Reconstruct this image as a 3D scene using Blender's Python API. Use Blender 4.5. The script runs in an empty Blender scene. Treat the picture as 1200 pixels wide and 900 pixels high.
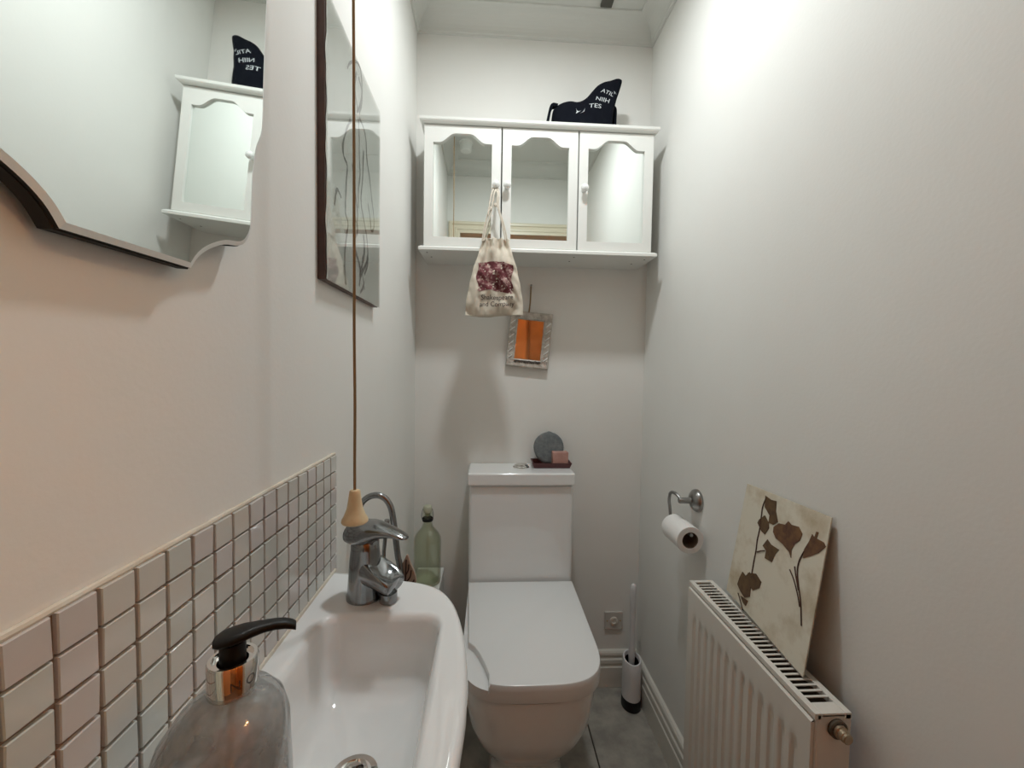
import bpy, bmesh, math, random
from mathutils import Vector, Matrix, noise
from mathutils.bvhtree import BVHTree
random.seed(7)
SC = bpy.context.scene
COL = SC.collection
PI = math.pi

# ------------------------------------------------------------------ camera
F_PX = 482.46
PITCH, YAW, ROLL = -0.0380067, 0.0557386, 0.0154444
EYE = Vector((0, 0, 1.24))
FWD = Vector((math.sin(YAW)*math.cos(PITCH), math.cos(YAW)*math.cos(PITCH), math.sin(PITCH)))
_r = Vector((math.cos(YAW), -math.sin(YAW), 0)); _u = _r.cross(FWD)
RIGHT = math.cos(ROLL)*_r + math.sin(ROLL)*_u
UP = -math.sin(ROLL)*_r + math.cos(ROLL)*_u
cam = bpy.data.cameras.new('camera'); cam.sensor_width = 36; cam.lens = F_PX/1200*36; cam.clip_start = 0.01
cam_o = bpy.data.objects.new('camera', cam); COL.objects.link(cam_o)
m = Matrix((RIGHT, UP, -FWD)).transposed().to_4x4(); m.translation = EYE
cam_o.matrix_world = m
SC.camera = cam_o

def at(px, py, axis, v):
    d = FWD + (px-600)/F_PX*RIGHT - (py-450)/F_PX*UP
    i = 'xyz'.index(axis)
    return EYE + d*((v-EYE[i])/d[i])

# ------------------------------------------------------------------ world, lights, exposure
W = bpy.data.worlds.new('world'); SC.world = W; W.use_nodes = True
W.node_tree.nodes['Background'].inputs[0].default_value = (0.9, 0.93, 1, 1)
W.node_tree.nodes['Background'].inputs[1].default_value = 0.02
SC.view_settings.view_transform = 'Standard'; SC.view_settings.look = 'None'
SC.view_settings.gamma = 1; SC.view_settings.use_curve_mapping = False
SC.view_settings.exposure = 0.0
LAMP_POS = (0.155, 0.92)      # flat panel light on the ceiling
LAMP_W = 7.1
HALL_W = 5.6

# ------------------------------------------------------------------ room sizes
L, XR, B = -0.2765, 0.595, 1.556
REAR = 0.13                   # inner face of the wall with the doorway
COVE, CEIL = 2.446, 2.520
OPX0, OPX1, OPZ = -0.195, 0.50, 2.09

# ------------------------------------------------------------------ materials
def mat(name, col, rough=0.5, metal=0.0, bump=None, vary=None, trans=0.0, ior=1.5, coat=0.0, spec=None, emit=None, sheen=0.0):
    M = bpy.data.materials.new(name); M.use_nodes = True
    nt = M.node_tree; b = nt.nodes['Principled BSDF']
    b.inputs['Base Color'].default_value = (*col, 1)
    b.inputs['Roughness'].default_value = rough; b.inputs['Metallic'].default_value = metal
    b.inputs['Transmission Weight'].default_value = trans; b.inputs['IOR'].default_value = ior
    b.inputs['Coat Weight'].default_value = coat; b.inputs['Coat Roughness'].default_value = 0.05
    b.inputs['Sheen Weight'].default_value = sheen
    if spec is not None: b.inputs['Specular IOR Level'].default_value = spec
    if emit:
        b.inputs['Emission Color'].default_value = (*emit[0], 1); b.inputs['Emission Strength'].default_value = emit[1]
    if bump or vary:
        tc = nt.nodes.new('ShaderNodeTexCoord')
    if bump:
        n = nt.nodes.new('ShaderNodeTexNoise'); n.inputs['Scale'].default_value = bump[0]; n.inputs['Detail'].default_value = 4
        nt.links.new(tc.outputs['Object'], n.inputs['Vector'])
        k = nt.nodes.new('ShaderNodeBump'); k.inputs['Strength'].default_value = bump[1]; k.inputs['Distance'].default_value = bump[2] if len(bump) > 2 else 0.002
        nt.links.new(n.outputs[0], k.inputs['Height']); nt.links.new(k.outputs[0], b.inputs['Normal'])
    if vary:
        n = nt.nodes.new('ShaderNodeTexNoise'); n.inputs['Scale'].default_value = vary[0]; n.inputs['Detail'].default_value = 5
        n.inputs['Roughness'].default_value = 0.6
        nt.links.new(tc.outputs['Object'], n.inputs['Vector'])
        r = nt.nodes.new('ShaderNodeValToRGB')
        lo, hi = (vary[2] if len(vary) > 2 else (0.35, 0.65))
        r.color_ramp.elements[0].position = lo; r.color_ramp.elements[1].position = hi
        r.color_ramp.elements[0].color = (*col, 1); r.color_ramp.elements[1].color = (*vary[1], 1)
        nt.links.new(n.outputs[0], r.inputs[0]); nt.links.new(r.outputs[0], b.inputs['Base Color'])
    return M

WALLC = (0.85, 0.84, 0.80)
M = dict(
    wall=mat('wall_paint', WALLC, 0.75, spec=0.25, bump=(160, 0.13, 0.0015), vary=(3, (0.83, 0.818, 0.777))),
    ceil=mat('ceiling_paint', (0.70, 0.70, 0.66), 0.7),
    trim=mat('trim_gloss', (0.74, 0.71, 0.64), 0.3, vary=(6, (0.70, 0.67, 0.60))),
    archi=mat('architrave_paint', (0.78, 0.70, 0.54), 0.35),
    floor=mat('floor_stone', (0.44, 0.41, 0.355), 0.5, bump=(60, 0.15), vary=(14, (0.29, 0.27, 0.235))),
    joint=mat('floor_joint', (0.07, 0.06, 0.05), 0.9),
    hallw=mat('hall_wall', (0.86, 0.44, 0.17), 0.7),
    hallf=mat('hall_carpet', (0.30, 0.22, 0.15), 0.9),
    pine=mat('pine_door', (0.55, 0.29, 0.11), 0.45, vary=(5, (0.44, 0.21, 0.07))),
    cab=mat('cabinet_white', (0.83, 0.83, 0.79), 0.33),
    mirror=mat('mirror_glass', (0.86, 0.90, 0.88), 0.015, 1.0),
    dark=mat('dark_gap', (0.03, 0.025, 0.02), 0.8),
    knob=mat('knob_porcelain', (0.86, 0.86, 0.84), 0.12, coat=0.5),
    ceramic=mat('sanitary_ceramic', (0.88, 0.885, 0.875), 0.08, coat=0.6),
    plastic=mat('seat_plastic', (0.83, 0.83, 0.82), 0.22),
    chrome=mat('chrome', (0.33, 0.335, 0.34), 0.16, 1.0, vary=(30, (0.24, 0.245, 0.25))),
    chrome2=mat('polished_chrome', (0.80, 0.79, 0.77), 0.05, 1.0),
    steel=mat('brushed_steel', (0.34, 0.33, 0.32), 0.28, 1.0),
    grout=mat('grout', (0.24, 0.175, 0.135), 0.85, bump=(200, 0.3)),
    bead=mat('sealant', (0.66, 0.58, 0.47), 0.5, bump=(90, 0.4), vary=(25, (0.72, 0.67, 0.58))),
    black=mat('black_plastic', (0.008, 0.008, 0.008), 0.42, spec=0.25),
    wood=mat('turned_pine', (0.80, 0.62, 0.38), 0.45, vary=(40, (0.72, 0.52, 0.29))),
    rope=mat('cord', (0.30, 0.19, 0.09), 0.9, bump=(900, 0.6)),
    bagc=mat('cotton', (0.76, 0.69, 0.58), 0.95, bump=(500, 0.35), vary=(35, (0.68, 0.60, 0.49))),
    string=mat('cotton_string', (0.72, 0.65, 0.55), 0.95, bump=(900, 0.5)),
    ink=mat('text_ink', (0.07, 0.05, 0.05), 0.9),
    tote=mat('black_cloth', (0.0045, 0.0055, 0.009), 1.0, bump=(700, 0.3), spec=0.1),
    white=mat('white_print', (0.50, 0.52, 0.53), 0.9),
    rad=mat('radiator_enamel', (0.74, 0.70, 0.63), 0.35),
    radin=mat('radiator_inside', (0.10, 0.075, 0.05), 0.8),
    brass=mat('brass', (0.55, 0.40, 0.22), 0.3, 1.0),
    paper=mat('tissue_paper', (0.86, 0.84, 0.81), 0.95, bump=(350, 0.25)),
    tube=mat('cardboard', (0.18, 0.12, 0.08), 0.9),
    card=mat('card_stained', (0.74, 0.69, 0.57), 0.8, vary=(13, (0.48, 0.38, 0.24), (0.47, 0.74))),
    leafb=mat('pressed_leaf', (0.15, 0.085, 0.035), 0.8, vary=(45, (0.075, 0.04, 0.02))),
    petal=mat('pressed_petal', (0.20, 0.10, 0.04), 0.8, vary=(45, (0.09, 0.04, 0.025))),
    stem=mat('pressed_stem', (0.075, 0.035, 0.022), 0.8),
    brushw=mat('white_plastic', (0.74, 0.73, 0.73), 0.3),
    socket=mat('socket_plastic', (0.60, 0.57, 0.52), 0.35),
    tray=mat('red_lacquer', (0.085, 0.016, 0.014), 0.35),
    stone=mat('pumice', (0.115, 0.13, 0.135), 0.95, bump=(140, 0.7), vary=(70, (0.19, 0.20, 0.20))),
    soap=mat('pink_soap', (0.45, 0.24, 0.20), 0.5, vary=(30, (0.54, 0.31, 0.26))),
    frame=mat('carved_silver_frame', (0.40, 0.36, 0.31), 0.45, 0.25, bump=(90, 0.9, 0.005), vary=(60, (0.66, 0.62, 0.56))),
    framed=mat('frame_carving_dark', (0.10, 0.08, 0.07), 0.7),
    mahog=mat('mahogany_frame', (0.085, 0.032, 0.018), 0.4, vary=(20, (0.05, 0.018, 0.011))),
    sheet=mat('drawing_paper', (0.80, 0.81, 0.78), 0.9, vary=(8, (0.70, 0.70, 0.66))),
    board=mat('mirror_backboard', (0.02, 0.016, 0.013), 0.8),
    bevel=mat('mirror_bevel', (0.95, 0.96, 0.94), 0.3, 0.4),  # near-white colour stands in for the bright reflection along the bevelled glass
    cork=mat('bottle_stopper', (0.48, 0.48, 0.36), 0.6),
    orn=mat('ornament_clay', (0.46, 0.33, 0.26), 0.7),
    ornd=mat('ornament_dark', (0.05, 0.025, 0.02), 0.6),
    lens=mat('lamp_lens', (0.9, 0.9, 0.9), 0.4, emit=((0.95, 0.98, 1.0), 8)),
    shade=mat('hall_shade', (0.9, 0.7, 0.4), 0.6, emit=((1, 0.62, 0.28), 6)),
    vent=mat('vent_grey', (0.10, 0.095, 0.08), 0.6),
    box=mat('boxing_paint', (0.80, 0.79, 0.76), 0.45),
    red=mat('red_dot', (0.10, 0.01, 0.01), 0.4),
)
# mosaic glaze in four slightly different whites
M['glaze'] = [mat('tile_glaze_%s' % k, c, 0.12, coat=0.3, bump=(25, 0.15, 0.004)) for k, c in
              (('grey', (0.60, 0.585, 0.545)), ('green', (0.575, 0.585, 0.545)), ('pink', (0.60, 0.565, 0.545)), ('cream', (0.615, 0.595, 0.55)))]

def sheen_glass(name, tint, dens, cloud=None):
    # thin clear wall: what lies behind stays visible, Fresnel reflection on top
    G = bpy.data.materials.new(name); G.use_nodes = True; nt = G.node_tree
    for n in list(nt.nodes): nt.nodes.remove(n)
    out = nt.nodes.new('ShaderNodeOutputMaterial'); t = nt.nodes.new('ShaderNodeBsdfTransparent'); g = nt.nodes.new('ShaderNodeBsdfGlossy')
    t.inputs[0].default_value = (*tint, 1); g.inputs['Roughness'].default_value = 0.02
    lw = nt.nodes.new('ShaderNodeLayerWeight'); lw.inputs[0].default_value = 0.5
    pw = nt.nodes.new('ShaderNodeMath'); pw.operation = 'POWER'; pw.inputs[1].default_value = 4.0; nt.links.new(lw.outputs['Facing'], pw.inputs[0])
    fr = nt.nodes.new('ShaderNodeMath'); fr.operation = 'MULTIPLY_ADD'; fr.inputs[1].default_value = 1-dens; fr.inputs[2].default_value = dens; fr.use_clamp = True; nt.links.new(pw.outputs[0], fr.inputs[0])
    mx = nt.nodes.new('ShaderNodeMixShader')
    if cloud:   # soap film on the glass: cloudy patches
        df = nt.nodes.new('ShaderNodeBsdfDiffuse'); df.inputs[0].default_value = (0.62, 0.65, 0.67, 1); tl_ = nt.nodes.new('ShaderNodeBsdfTranslucent'); tl_.inputs[0].default_value = (0.62, 0.65, 0.67, 1)
        m0 = nt.nodes.new('ShaderNodeMixShader'); nt.links.new(df.outputs[0], m0.inputs[1]); nt.links.new(tl_.outputs[0], m0.inputs[2])
        tc = nt.nodes.new('ShaderNodeTexCoord'); n = nt.nodes.new('ShaderNodeTexNoise'); n.inputs['Scale'].default_value = 38; n.inputs['Detail'].default_value = 6; nt.links.new(tc.outputs['Object'], n.inputs['Vector'])
        r = nt.nodes.new('ShaderNodeMapRange'); r.inputs[1].default_value = 0.38; r.inputs[2].default_value = 0.72; r.inputs[3].default_value = cloud[0]; r.inputs[4].default_value = cloud[1]; nt.links.new(n.outputs[0], r.inputs[0])
        m1 = nt.nodes.new('ShaderNodeMixShader'); nt.links.new(r.outputs[0], m1.inputs[0]); nt.links.new(t.outputs[0], m1.inputs[1]); nt.links.new(m0.outputs[0], m1.inputs[2]); t = m1
    nt.links.new(fr.outputs[0], mx.inputs[0]); nt.links.new(t.outputs[0], mx.inputs[1]); nt.links.new(g.outputs[0], mx.inputs[2])
    nt.links.new(mx.outputs[0], out.inputs[0])
    return G
M['pane'] = sheen_glass('picture_glass', (0.97, 0.98, 0.97), 0.10)
M['soapglass'] = sheen_glass('dispenser_glass', (0.86, 0.865, 0.86), 0.06, (0.20, 0.58))
M['bottle'] = sheen_glass('green_glass', (0.91, 0.925, 0.86), 0.06)

# ------------------------------------------------------------------ mesh helpers
def mk(name, bm, mt, parent=None, smooth=False, bevel=0, base=None, autos=40):
    """finish a bmesh (world coordinates) as one mesh object, local to its parent's location"""
    bmesh.ops.recalc_face_normals(bm, faces=bm.faces)
    me = bpy.data.meshes.new(name)
    if smooth:
        for f in bm.faces: f.smooth = True
        lim = math.radians(autos)
        for e in bm.edges:
            if len(e.link_faces) == 2 and e.calc_face_angle(0) > lim: e.smooth = False
    bm.to_mesh(me); bm.free()
    o = bpy.data.objects.new(name, me); COL.objects.link(o)
    if mt: me.materials.append(mt)
    if parent is not None:
        if base is None:
            off = Vector((0, 0, 0)); q = parent
            while q is not None: off += Vector(q.location); q = q.parent
        else: off = Vector(base)
        me.transform(Matrix.Translation(-off)); o.parent = parent
    if bevel:
        md = o.modifiers.new('bevel', 'BEVEL'); md.width = bevel; md.segments = 3; md.limit_method = 'ANGLE'; md.angle_limit = math.radians(35)
    return o
def put(o, loc):
    """move a top-level mesh's origin to loc without moving its shape"""
    o.data.transform(Matrix.Translation(-Vector(loc))); o.location = loc; return o
def tag(o, label=None, cat=None, group=None, kind=None):
    if label: o['label'] = label
    if cat: o['category'] = cat
    if group: o['group'] = group
    if kind: o['kind'] = kind
    return o
def thing(name, loc, label, cat, group=None):
    o = bpy.data.objects.new(name, None); COL.objects.link(o); o.location = loc; o.empty_display_size = 0.02
    return tag(o, label, cat, group)
def bx(bm, x0, x1, y0, y1, z0, z1):
    v = [bm.verts.new((x, y, z)) for x in (x0, x1) for y in (y0, y1) for z in (z0, z1)]
    for q in ((0, 1, 3, 2), (4, 6, 7, 5), (0, 4, 5, 1), (2, 3, 7, 6), (0, 2, 6, 4), (1, 5, 7, 3)):
        bm.faces.new([v[i] for i in q])
    return v
def box(x0, x1, y0, y1, z0, z1):
    bm = bmesh.new(); bx(bm, x0, x1, y0, y1, z0, z1); return bm
def loft(bm, rings, closed=True, cap0=True, cap1=True):
    R = [[bm.verts.new(p) for p in r] for r in rings]
    n = len(R[0])
    for a, b in zip(R[:-1], R[1:]):
        for i in range(n if closed else n-1):
            j = (i+1) % n
            try: bm.faces.new((a[i], a[j], b[j], b[i]))
            except ValueError: pass
    if cap0: bm.faces.new(list(reversed(R[0])))
    if cap1: bm.faces.new(R[-1])
    return R
def catmull(pts, k=8, closed=False):
    P = [Vector(p) for p in pts]; out = []
    n = len(P)
    for i in range(n if closed else n-1):
        if closed: p0, p1, p2, p3 = P[(i-1) % n], P[i], P[(i+1) % n], P[(i+2) % n]
        else: p0, p1, p2, p3 = P[max(i-1, 0)], P[i], P[i+1], P[min(i+2, n-1)]
        for s in range(k):
            t = s/k
            out.append(0.5*((2*p1)+(p2-p0)*t+(2*p0-5*p1+4*p2-p3)*t*t+(3*p1-p0-3*p2+p3)*t**3))
    if not closed: out.append(P[-1].copy())
    return out
def tube(bm, pts, rad, n=10, cap=True):
    P = [Vector(p) for p in pts]
    if not hasattr(rad, '__len__'): rad = [rad]*len(P)
    t0 = (P[1]-P[0]).normalized()
    ref = Vector((0, 0, 1)) if abs(t0.z) < 0.9 else Vector((1, 0, 0))
    nrm = t0.cross(ref).normalized(); rings = []
    for i, p in enumerate(P):
        t = ((P[min(i+1, len(P)-1)]-P[max(i-1, 0)])).normalized()
        nrm = (nrm - t*nrm.dot(t)).normalized(); b = t.cross(nrm)
        rings.append([p + rad[i]*(math.cos(a)*nrm+math.sin(a)*b) for a in [2*PI*k/n for k in range(n)]])
    loft(bm, rings, True, cap, cap)
def lathe(bm, prof, c, n=32, axis='z', cap=True):
    rings = []
    for r, h in prof:
        ring = []
        for k in range(n):
            a = 2*PI*k/n
            if axis == 'z': q = (c[0]+r*math.cos(a), c[1]+r*math.sin(a), c[2]+h)
            elif axis == 'y': q = (c[0]+r*math.cos(a), c[1]+h, c[2]+r*math.sin(a))
            else: q = (c[0]+h, c[1]+r*math.cos(a), c[2]+r*math.sin(a))
            ring.append(q)
        rings.append(ring)
    loft(bm, rings, True, cap, cap)
def prism(bm, poly, d):
    """extrude a 3-D polygon by vector d"""
    a = [bm.verts.new(p) for p in poly]; b = [bm.verts.new(Vector(p)+Vector(d)) for p in poly]
    n = len(a)
    bm.faces.new(list(reversed(a))); bm.faces.new(b)
    for i in range(n): bm.faces.new((a[i], a[(i+1) % n], b[(i+1) % n], b[i]))
def bm_tube(pts, rad, n=10):
    bm = bmesh.new(); tube(bm, pts, rad, n); return bm
def bm_lathe(prof, c, n=32, axis='z', cap=True):
    bm = bmesh.new(); lathe(bm, prof, c, n, axis, cap); return bm
def bm_prism(poly, d):
    bm = bmesh.new(); prism(bm, poly, d); return bm
def textmesh(body, size, spacing=1.0):
    cu = bpy.data.curves.new('t', 'FONT'); cu.body = body; cu.size = size; cu.space_character = spacing; cu.align_x = 'CENTER'; cu.resolution_u = 3
    o = bpy.data.objects.new('t', cu); COL.objects.link(o)
    dg = bpy.context.evaluated_depsgraph_get()
    me = bpy.data.meshes.new_from_object(o.evaluated_get(dg))
    bpy.data.objects.remove(o); bpy.data.curves.remove(cu)
    return me
def project_y(me, place, bvh, off=0.0012, fallback=None):
    """me: flat mesh in (x, y); place(u, v) -> (x, z); pushed along +y on to a surface"""
    bm = bmesh.new(); bm.from_mesh(me)
    for _ in range(1):
        bmesh.ops.triangulate(bm, faces=bm.faces)
    for v in bm.verts:
        x, z = place(v.co.x, v.co.y)
        hit = bvh.ray_cast(Vector((x, fallback-0.3, z)), Vector((0, 1, 0)))
        y = hit[0].y if hit[0] is not None else fallback
        v.co = (x, y-off, z)
    return bm
def world_bvh(o):
    off = Vector((0, 0, 0)); q = o
    while q is not None: off += Vector(q.location); q = q.parent
    vs = [v.co+off for v in o.data.vertices]
    return BVHTree.FromPolygons(vs, [p.vertices[:] for p in o.data.polygons])

# ================================================================== THE ROOM
def struct(name, bm, mt, **k): return tag(mk(name, bm, mt, **k), kind='structure')
struct('wall_left', box(L-0.1, L, REAR-0.1, B+0.1, 0, CEIL), M['wall'])
struct('wall_right', box(XR, XR+0.1, REAR-0.1, B+0.1, 0, CEIL), M['wall'])
struct('wall_back', box(L, XR, B, B+0.1, 0, CEIL), M['wall'])
bm = bmesh.new()
bx(bm, L, OPX0-0.01, REAR-0.1, REAR, 0, CEIL); bx(bm, OPX1+0.01, XR, REAR-0.1, REAR, 0, CEIL); bx(bm, OPX0-0.01, OPX1+0.01, REAR-0.1, REAR, OPZ+0.01, CEIL)
struct('wall_rear', bm, M['wall'])
struct('ceiling', box(L-0.1, XR+0.1, REAR-0.1, B+0.1, CEIL, CEIL+0.1), M['ceil'])
fl = struct('floor', box(L-0.1, XR+0.1, REAR-0.1, B+0.1, -0.1, -0.004), M['joint'])
# floor tiles, joints along x = 0.361
tw, tl, g = 0.325, 0.60, 0.005
xs = [0.361+tw*k for k in (-2, -1, 0)]
for i, x0 in enumerate(xs):
    y1 = B
    ys = [B-tl*(k+1) for k in range(0, 4)]
    yy = [B] + ys
    for a, b in zip(yy[1:], yy[:-1]):
        a_ = max(a, REAR-0.1)
        if b <= a_: continue
        xa, xb = max(x0, L), min(x0+tw, XR)
        t = mk('floor_tile', box(xa+g/2, xb-g/2, a_+g/2, b-g/2, -0.006, random.uniform(-0.0006, 0.0006)), M['floor'], fl, bevel=0.0015)
# cornice: concave cove with a little fillet at its foot
dz = CEIL-COVE
prof = [(0, 0), (0.006, 0), (0.006, 0.006)]
for k in range(0, 9):
    a = k/8*PI/2
    prof.append((0.010+0.052*(1-math.cos(a)), 0.008+(dz-0.016)*math.sin(a)))
prof += [(0.070, dz-0.006), (0.070, dz), (0, dz)]
def run(name, prof, p0, p1, inward, mt, z0, miter=True):
    """profile (out from wall, up) swept from p0 to p1, mitred at both ends"""
    p0, p1, n = Vector(p0), Vector(p1), Vector(inward); d = (p1-p0).normalized()
    r0 = [p0+n*o+d*(o if miter else 0)+Vector((0, 0, z0+h)) for o, h in prof]
    r1 = [p1+n*o-d*(o if miter else 0)+Vector((0, 0, z0+h)) for o, h in prof]
    bm = bmesh.new(); loft(bm, [r0, r1], True); return struct(name, bm, mt)
run('trim_1', prof, (L, B, 0), (XR, B, 0), (0, -1, 0), M['ceil'], COVE)
run('trim_2', prof, (XR, B, 0), (XR, REAR, 0), (-1, 0, 0), M['ceil'], COVE)
run('trim_3', prof, (XR, REAR, 0), (L, REAR, 0), (0, 1, 0), M['ceil'], COVE)
run('trim_4', prof, (L, REAR, 0), (L, B, 0), (1, 0, 0), M['ceil'], COVE)
sk = [(0, 0), (0.018, 0), (0.018, 0.078), (0.0145, 0.082), (0.0145, 0.090), (0.017, 0.095), (0.0165, 0.108), (0.012, 0.113), (0.012, 0.121), (0.0145, 0.126), (0.013, 0.134), (0.008, 0.140), (0, 0.142)]
run('baseboard_back', sk, (L, B, 0), (XR, B, 0), (0, -1, 0), M['trim'], 0)
run('baseboard_right', sk, (XR, B, 0), (XR, REAR, 0), (-1, 0, 0), M['trim'], 0)
run('baseboard_left', sk, (L, REAR, 0), (L, B, 0), (1, 0, 0), M['trim'], 0)
# door lining and moulded architrave round the opening (seen in the cabinet mirrors)
bm = bmesh.new()
bx(bm, OPX0-0.01, OPX0, REAR-0.11, REAR+0.004, 0, OPZ); bx(bm, OPX1, OPX1+0.01, REAR-0.11, REAR+0.004, 0, OPZ); bx(bm, OPX0-0.01, OPX1+0.01, REAR-0.11, REAR+0.004, OPZ, OPZ+0.01)
struct('trim_5', bm, M['archi'])
def archi(y, s):
    pr = [(0.0, 0.0), (0.0, 0.010), (0.018, 0.010), (0.022, 0.014), (0.030, 0.014), (0.034, 0.009), (0.048, 0.011), (0.054, 0.018), (0.064, 0.018), (0.072, 0.012), (0.072, 0.0)]
    path = [lambda o: (OPX0-o, 0.0), lambda o: (OPX0-o, OPZ+o), lambda o: (OPX1+o, OPZ+o), lambda o: (OPX1+o, 0.0)]
    bm = bmesh.new(); loft(bm, [[(f(o)[0], y+s*h, f(o)[1]) for o, h in pr] for f in path], True); return bm
struct('trim_6', archi(REAR, 1), M['archi'])
struct('trim_7', archi(REAR-0.1, -1), M['archi'])

# the warm hallway behind the camera, seen only in the mirrors
HY0, HY1, HX0, HX1, HZ = -1.15, REAR-0.1, -0.95, 1.35, 2.62
struct('wall_hall_far', box(HX0, HX1, HY0-0.1, HY0, 0, HZ), M['hallw'])
struct('wall_hall_left', box(HX0-0.1, HX0, HY0-0.1, HY1, 0, HZ), M['hallw'])
struct('wall_hall_right', box(HX1, HX1+0.1, HY0-0.1, HY1, 0, HZ), M['hallw'])
bm = bmesh.new(); bx(bm, HX0-0.1, L-0.1, HY1-0.02, HY1+0.02, 0, HZ); bx(bm, XR+0.1, HX1+0.1, HY1-0.02, HY1+0.02, 0, HZ); bx(bm, L-0.1, XR+0.1, HY1-0.02, HY1, CEIL+0.02, HZ)
struct('wall_hall_near', bm, M['hallw'])
struct('floor_hall', box(HX0-0.1, HX1+0.1, HY0-0.1, HY1, -0.1, -0.002), M['hallf'])
struct('ceiling_hall', box(HX0-0.1, HX1+0.1, HY0-0.1, HY1+0.02, HZ, HZ+0.1), M['ceil'])
d = tag(bpy.data.objects.new('door_1', None), kind='structure'); COL.objects.link(d); d.location = (0.77, HY0, 0)
mk('door_leaf', box(0.40, 1.14, HY0, HY0+0.03, 0.004, 2.0), M['pine'], d)
for k in range(5): mk('door_plank', box(0.41+k*0.145, 0.41+k*0.145+0.135, HY0+0.028, HY0+0.038, 0.02, 1.98), M['pine'], d, bevel=0.004)
bm = bmesh.new(); lathe(bm, [(0.02, 0), (0.02, 0.008), (0.008, 0.012), (0.008, 0.04), (0.02, 0.05), (0.022, 0.065), (0.012, 0.075)], (0.455, HY0+0.036, 1.0), 16, 'y'); mk('door_knob', bm, M['brass'], d, smooth=True)

# ------------------------------------------------------------------ lamps
lx, ly = LAMP_POS
LH = 0.085                    # drum fitting hangs this far below the ceiling
lamp = thing('ceiling_light', (lx, ly, CEIL), 'round white drum light on the ceiling', 'ceiling light')
mk('drum', bm_lathe([(0.060, 0), (0.072, -0.004), (0.072, -LH+0.006), (0.070, -LH), (0.066, -LH), (0.066, -LH+0.008), (0.0005, -LH+0.008)], (lx, ly, CEIL), 40), M['cab'], lamp, smooth=True)
mk('lamp_lens', bm_lathe([(0.0005, -LH+0.004), (0.0655, -LH+0.004), (0.0655, -LH+0.007), (0.0005, -LH+0.007)], (lx, ly, CEIL), 32), M['lens'], lamp)
ld = bpy.data.lights.new('downlight', 'AREA'); ld.shape = 'DISK'; ld.size = 0.11; ld.spread = math.radians(180); ld.energy = LAMP_W; ld.color = (0.93, 0.985, 1.0)
lo = bpy.data.objects.new('downlight_bulb', ld); COL.objects.link(lo); lo.parent = lamp; lo.location = (0, 0, -LH-0.002)
hl = thing('hall_pendant', (1.14, -0.30, HZ), 'warm glowing pendant lamp hanging from the hallway ceiling', 'ceiling light')
mk('flex', bm_tube([(1.14, -0.30, HZ), (1.14, -0.30, HZ-0.26)], 0.004, 8), M['cab'], hl)
mk('shade', bm_lathe([(0.05, -0.25), (0.12, -0.40), (0.118, -0.40), (0.048, -0.25)], (1.14, -0.30, HZ), 32, cap=False), M['shade'], hl, smooth=True)
pd = bpy.data.lights.new('hall_bulb', 'POINT'); pd.energy = HALL_W; pd.color = (1, 0.66, 0.36); pd.shadow_soft_size = 0.05
po = bpy.data.objects.new('hall_bulb', pd); COL.objects.link(po); po.parent = hl; po.location = (0, 0, -0.42)

# ================================================================== BASIN
CX, CY = -0.150, 0.44
half = [(L, 0.734), (-0.23, 0.727), (-0.178, 0.713), (-0.135, 0.702), (-0.100, 0.690), (-0.070, 0.667), (-0.045, 0.619), (-0.028, 0.548), (-0.0205, 0.478), (-0.0195, 0.44)]
full = half + [(x, 2*CY-y) for x, y in reversed(half[:-1])]
outer = [p.xy for p in catmull([(x, y, 0) for x, y in full], 6)]
def rrect(x0, x1, y0, y1, r, n=8):
    out = []
    for cx, cy, a0 in ((x1-r, y1-r, 0), (x0+r, y1-r, PI/2), (x0+r, y0+r, PI), (x1-r, y0+r, 1.5*PI)):
        for k in range(n+1):
            a = a0+k/n*PI/2; out.append(Vector((cx+r*math.cos(a), cy+r*math.sin(a))))
    return out
inner = rrect(-0.236, -0.066, 0.335, 0.600, 0.028)
def polar(poly, c, angs):
    out = []
    n = len(poly)
    for a in angs:
        d = Vector((math.cos(a), math.sin(a))); best = 0
        for i in range(n):
            p, q = poly[i]-c, poly[(i+1) % n]-c
            e = q-p; den = d.x*e.y-d.y*e.x
            if abs(den) < 1e-12: continue
            t = (p.x*e.y-p.y*e.x)/den; s = (p.x*d.y-p.y*d.x)/den
            if t > 0 and -1e-6 <= s <= 1+1e-6: best = max(best, t)
        out.append(best)
    return out
C0 = Vector((CX, CY+0.025))
angs = sorted([2*PI*k/140 for k in range(140)] + [math.atan2(p.y-C0.y, p.x-C0.x) % (2*PI) for p in (outer[0], outer[-1])])
ro, ri = polar(outer, C0, angs), polar(inner, C0, angs)
def ring(rad, z): return [(C0.x+r*math.cos(a), C0.y+r*math.sin(a), z(r, a) if callable(z) else z) for r, a in zip(rad, angs)]
RIM = 0.876
def clampw(r): return r
rings = [ring([r*0.35 for r in ro], 0.715), ring([r*0.62 for r in ro], 0.730), ring([r*0.84 for r in ro], 0.775), ring([r*0.955 for r in ro], 0.825), ring([r-0.001 for r in ro], 0.858),
         ring(ro, 0.866), ring([r-0.0025 for r in ro], 0.8725), ring([r-0.008 for r in ro], RIM)]
mid = [(a*0.55+b*0.45) for a, b in zip(ro, ri)]
rings += [ring([r-0.014 for r in ro], RIM), ring([r+0.011 for r in ri], RIM-0.0003), ring([r+0.006 for r in ri], RIM-0.0010), ring([r+0.0015 for r in ri], RIM-0.0045), ring([r-0.002 for r in ri], RIM-0.012),
          ring([r*0.955 for r in ri], 0.832), ring([r*0.905 for r in ri], 0.800), ring([r*0.82 for r in ri], 0.782), ring([r*0.60 for r in ri], 0.7725), ring([0.024 for r in ri], 0.766), ring([0.021 for r in ri], 0.755)]
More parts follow.
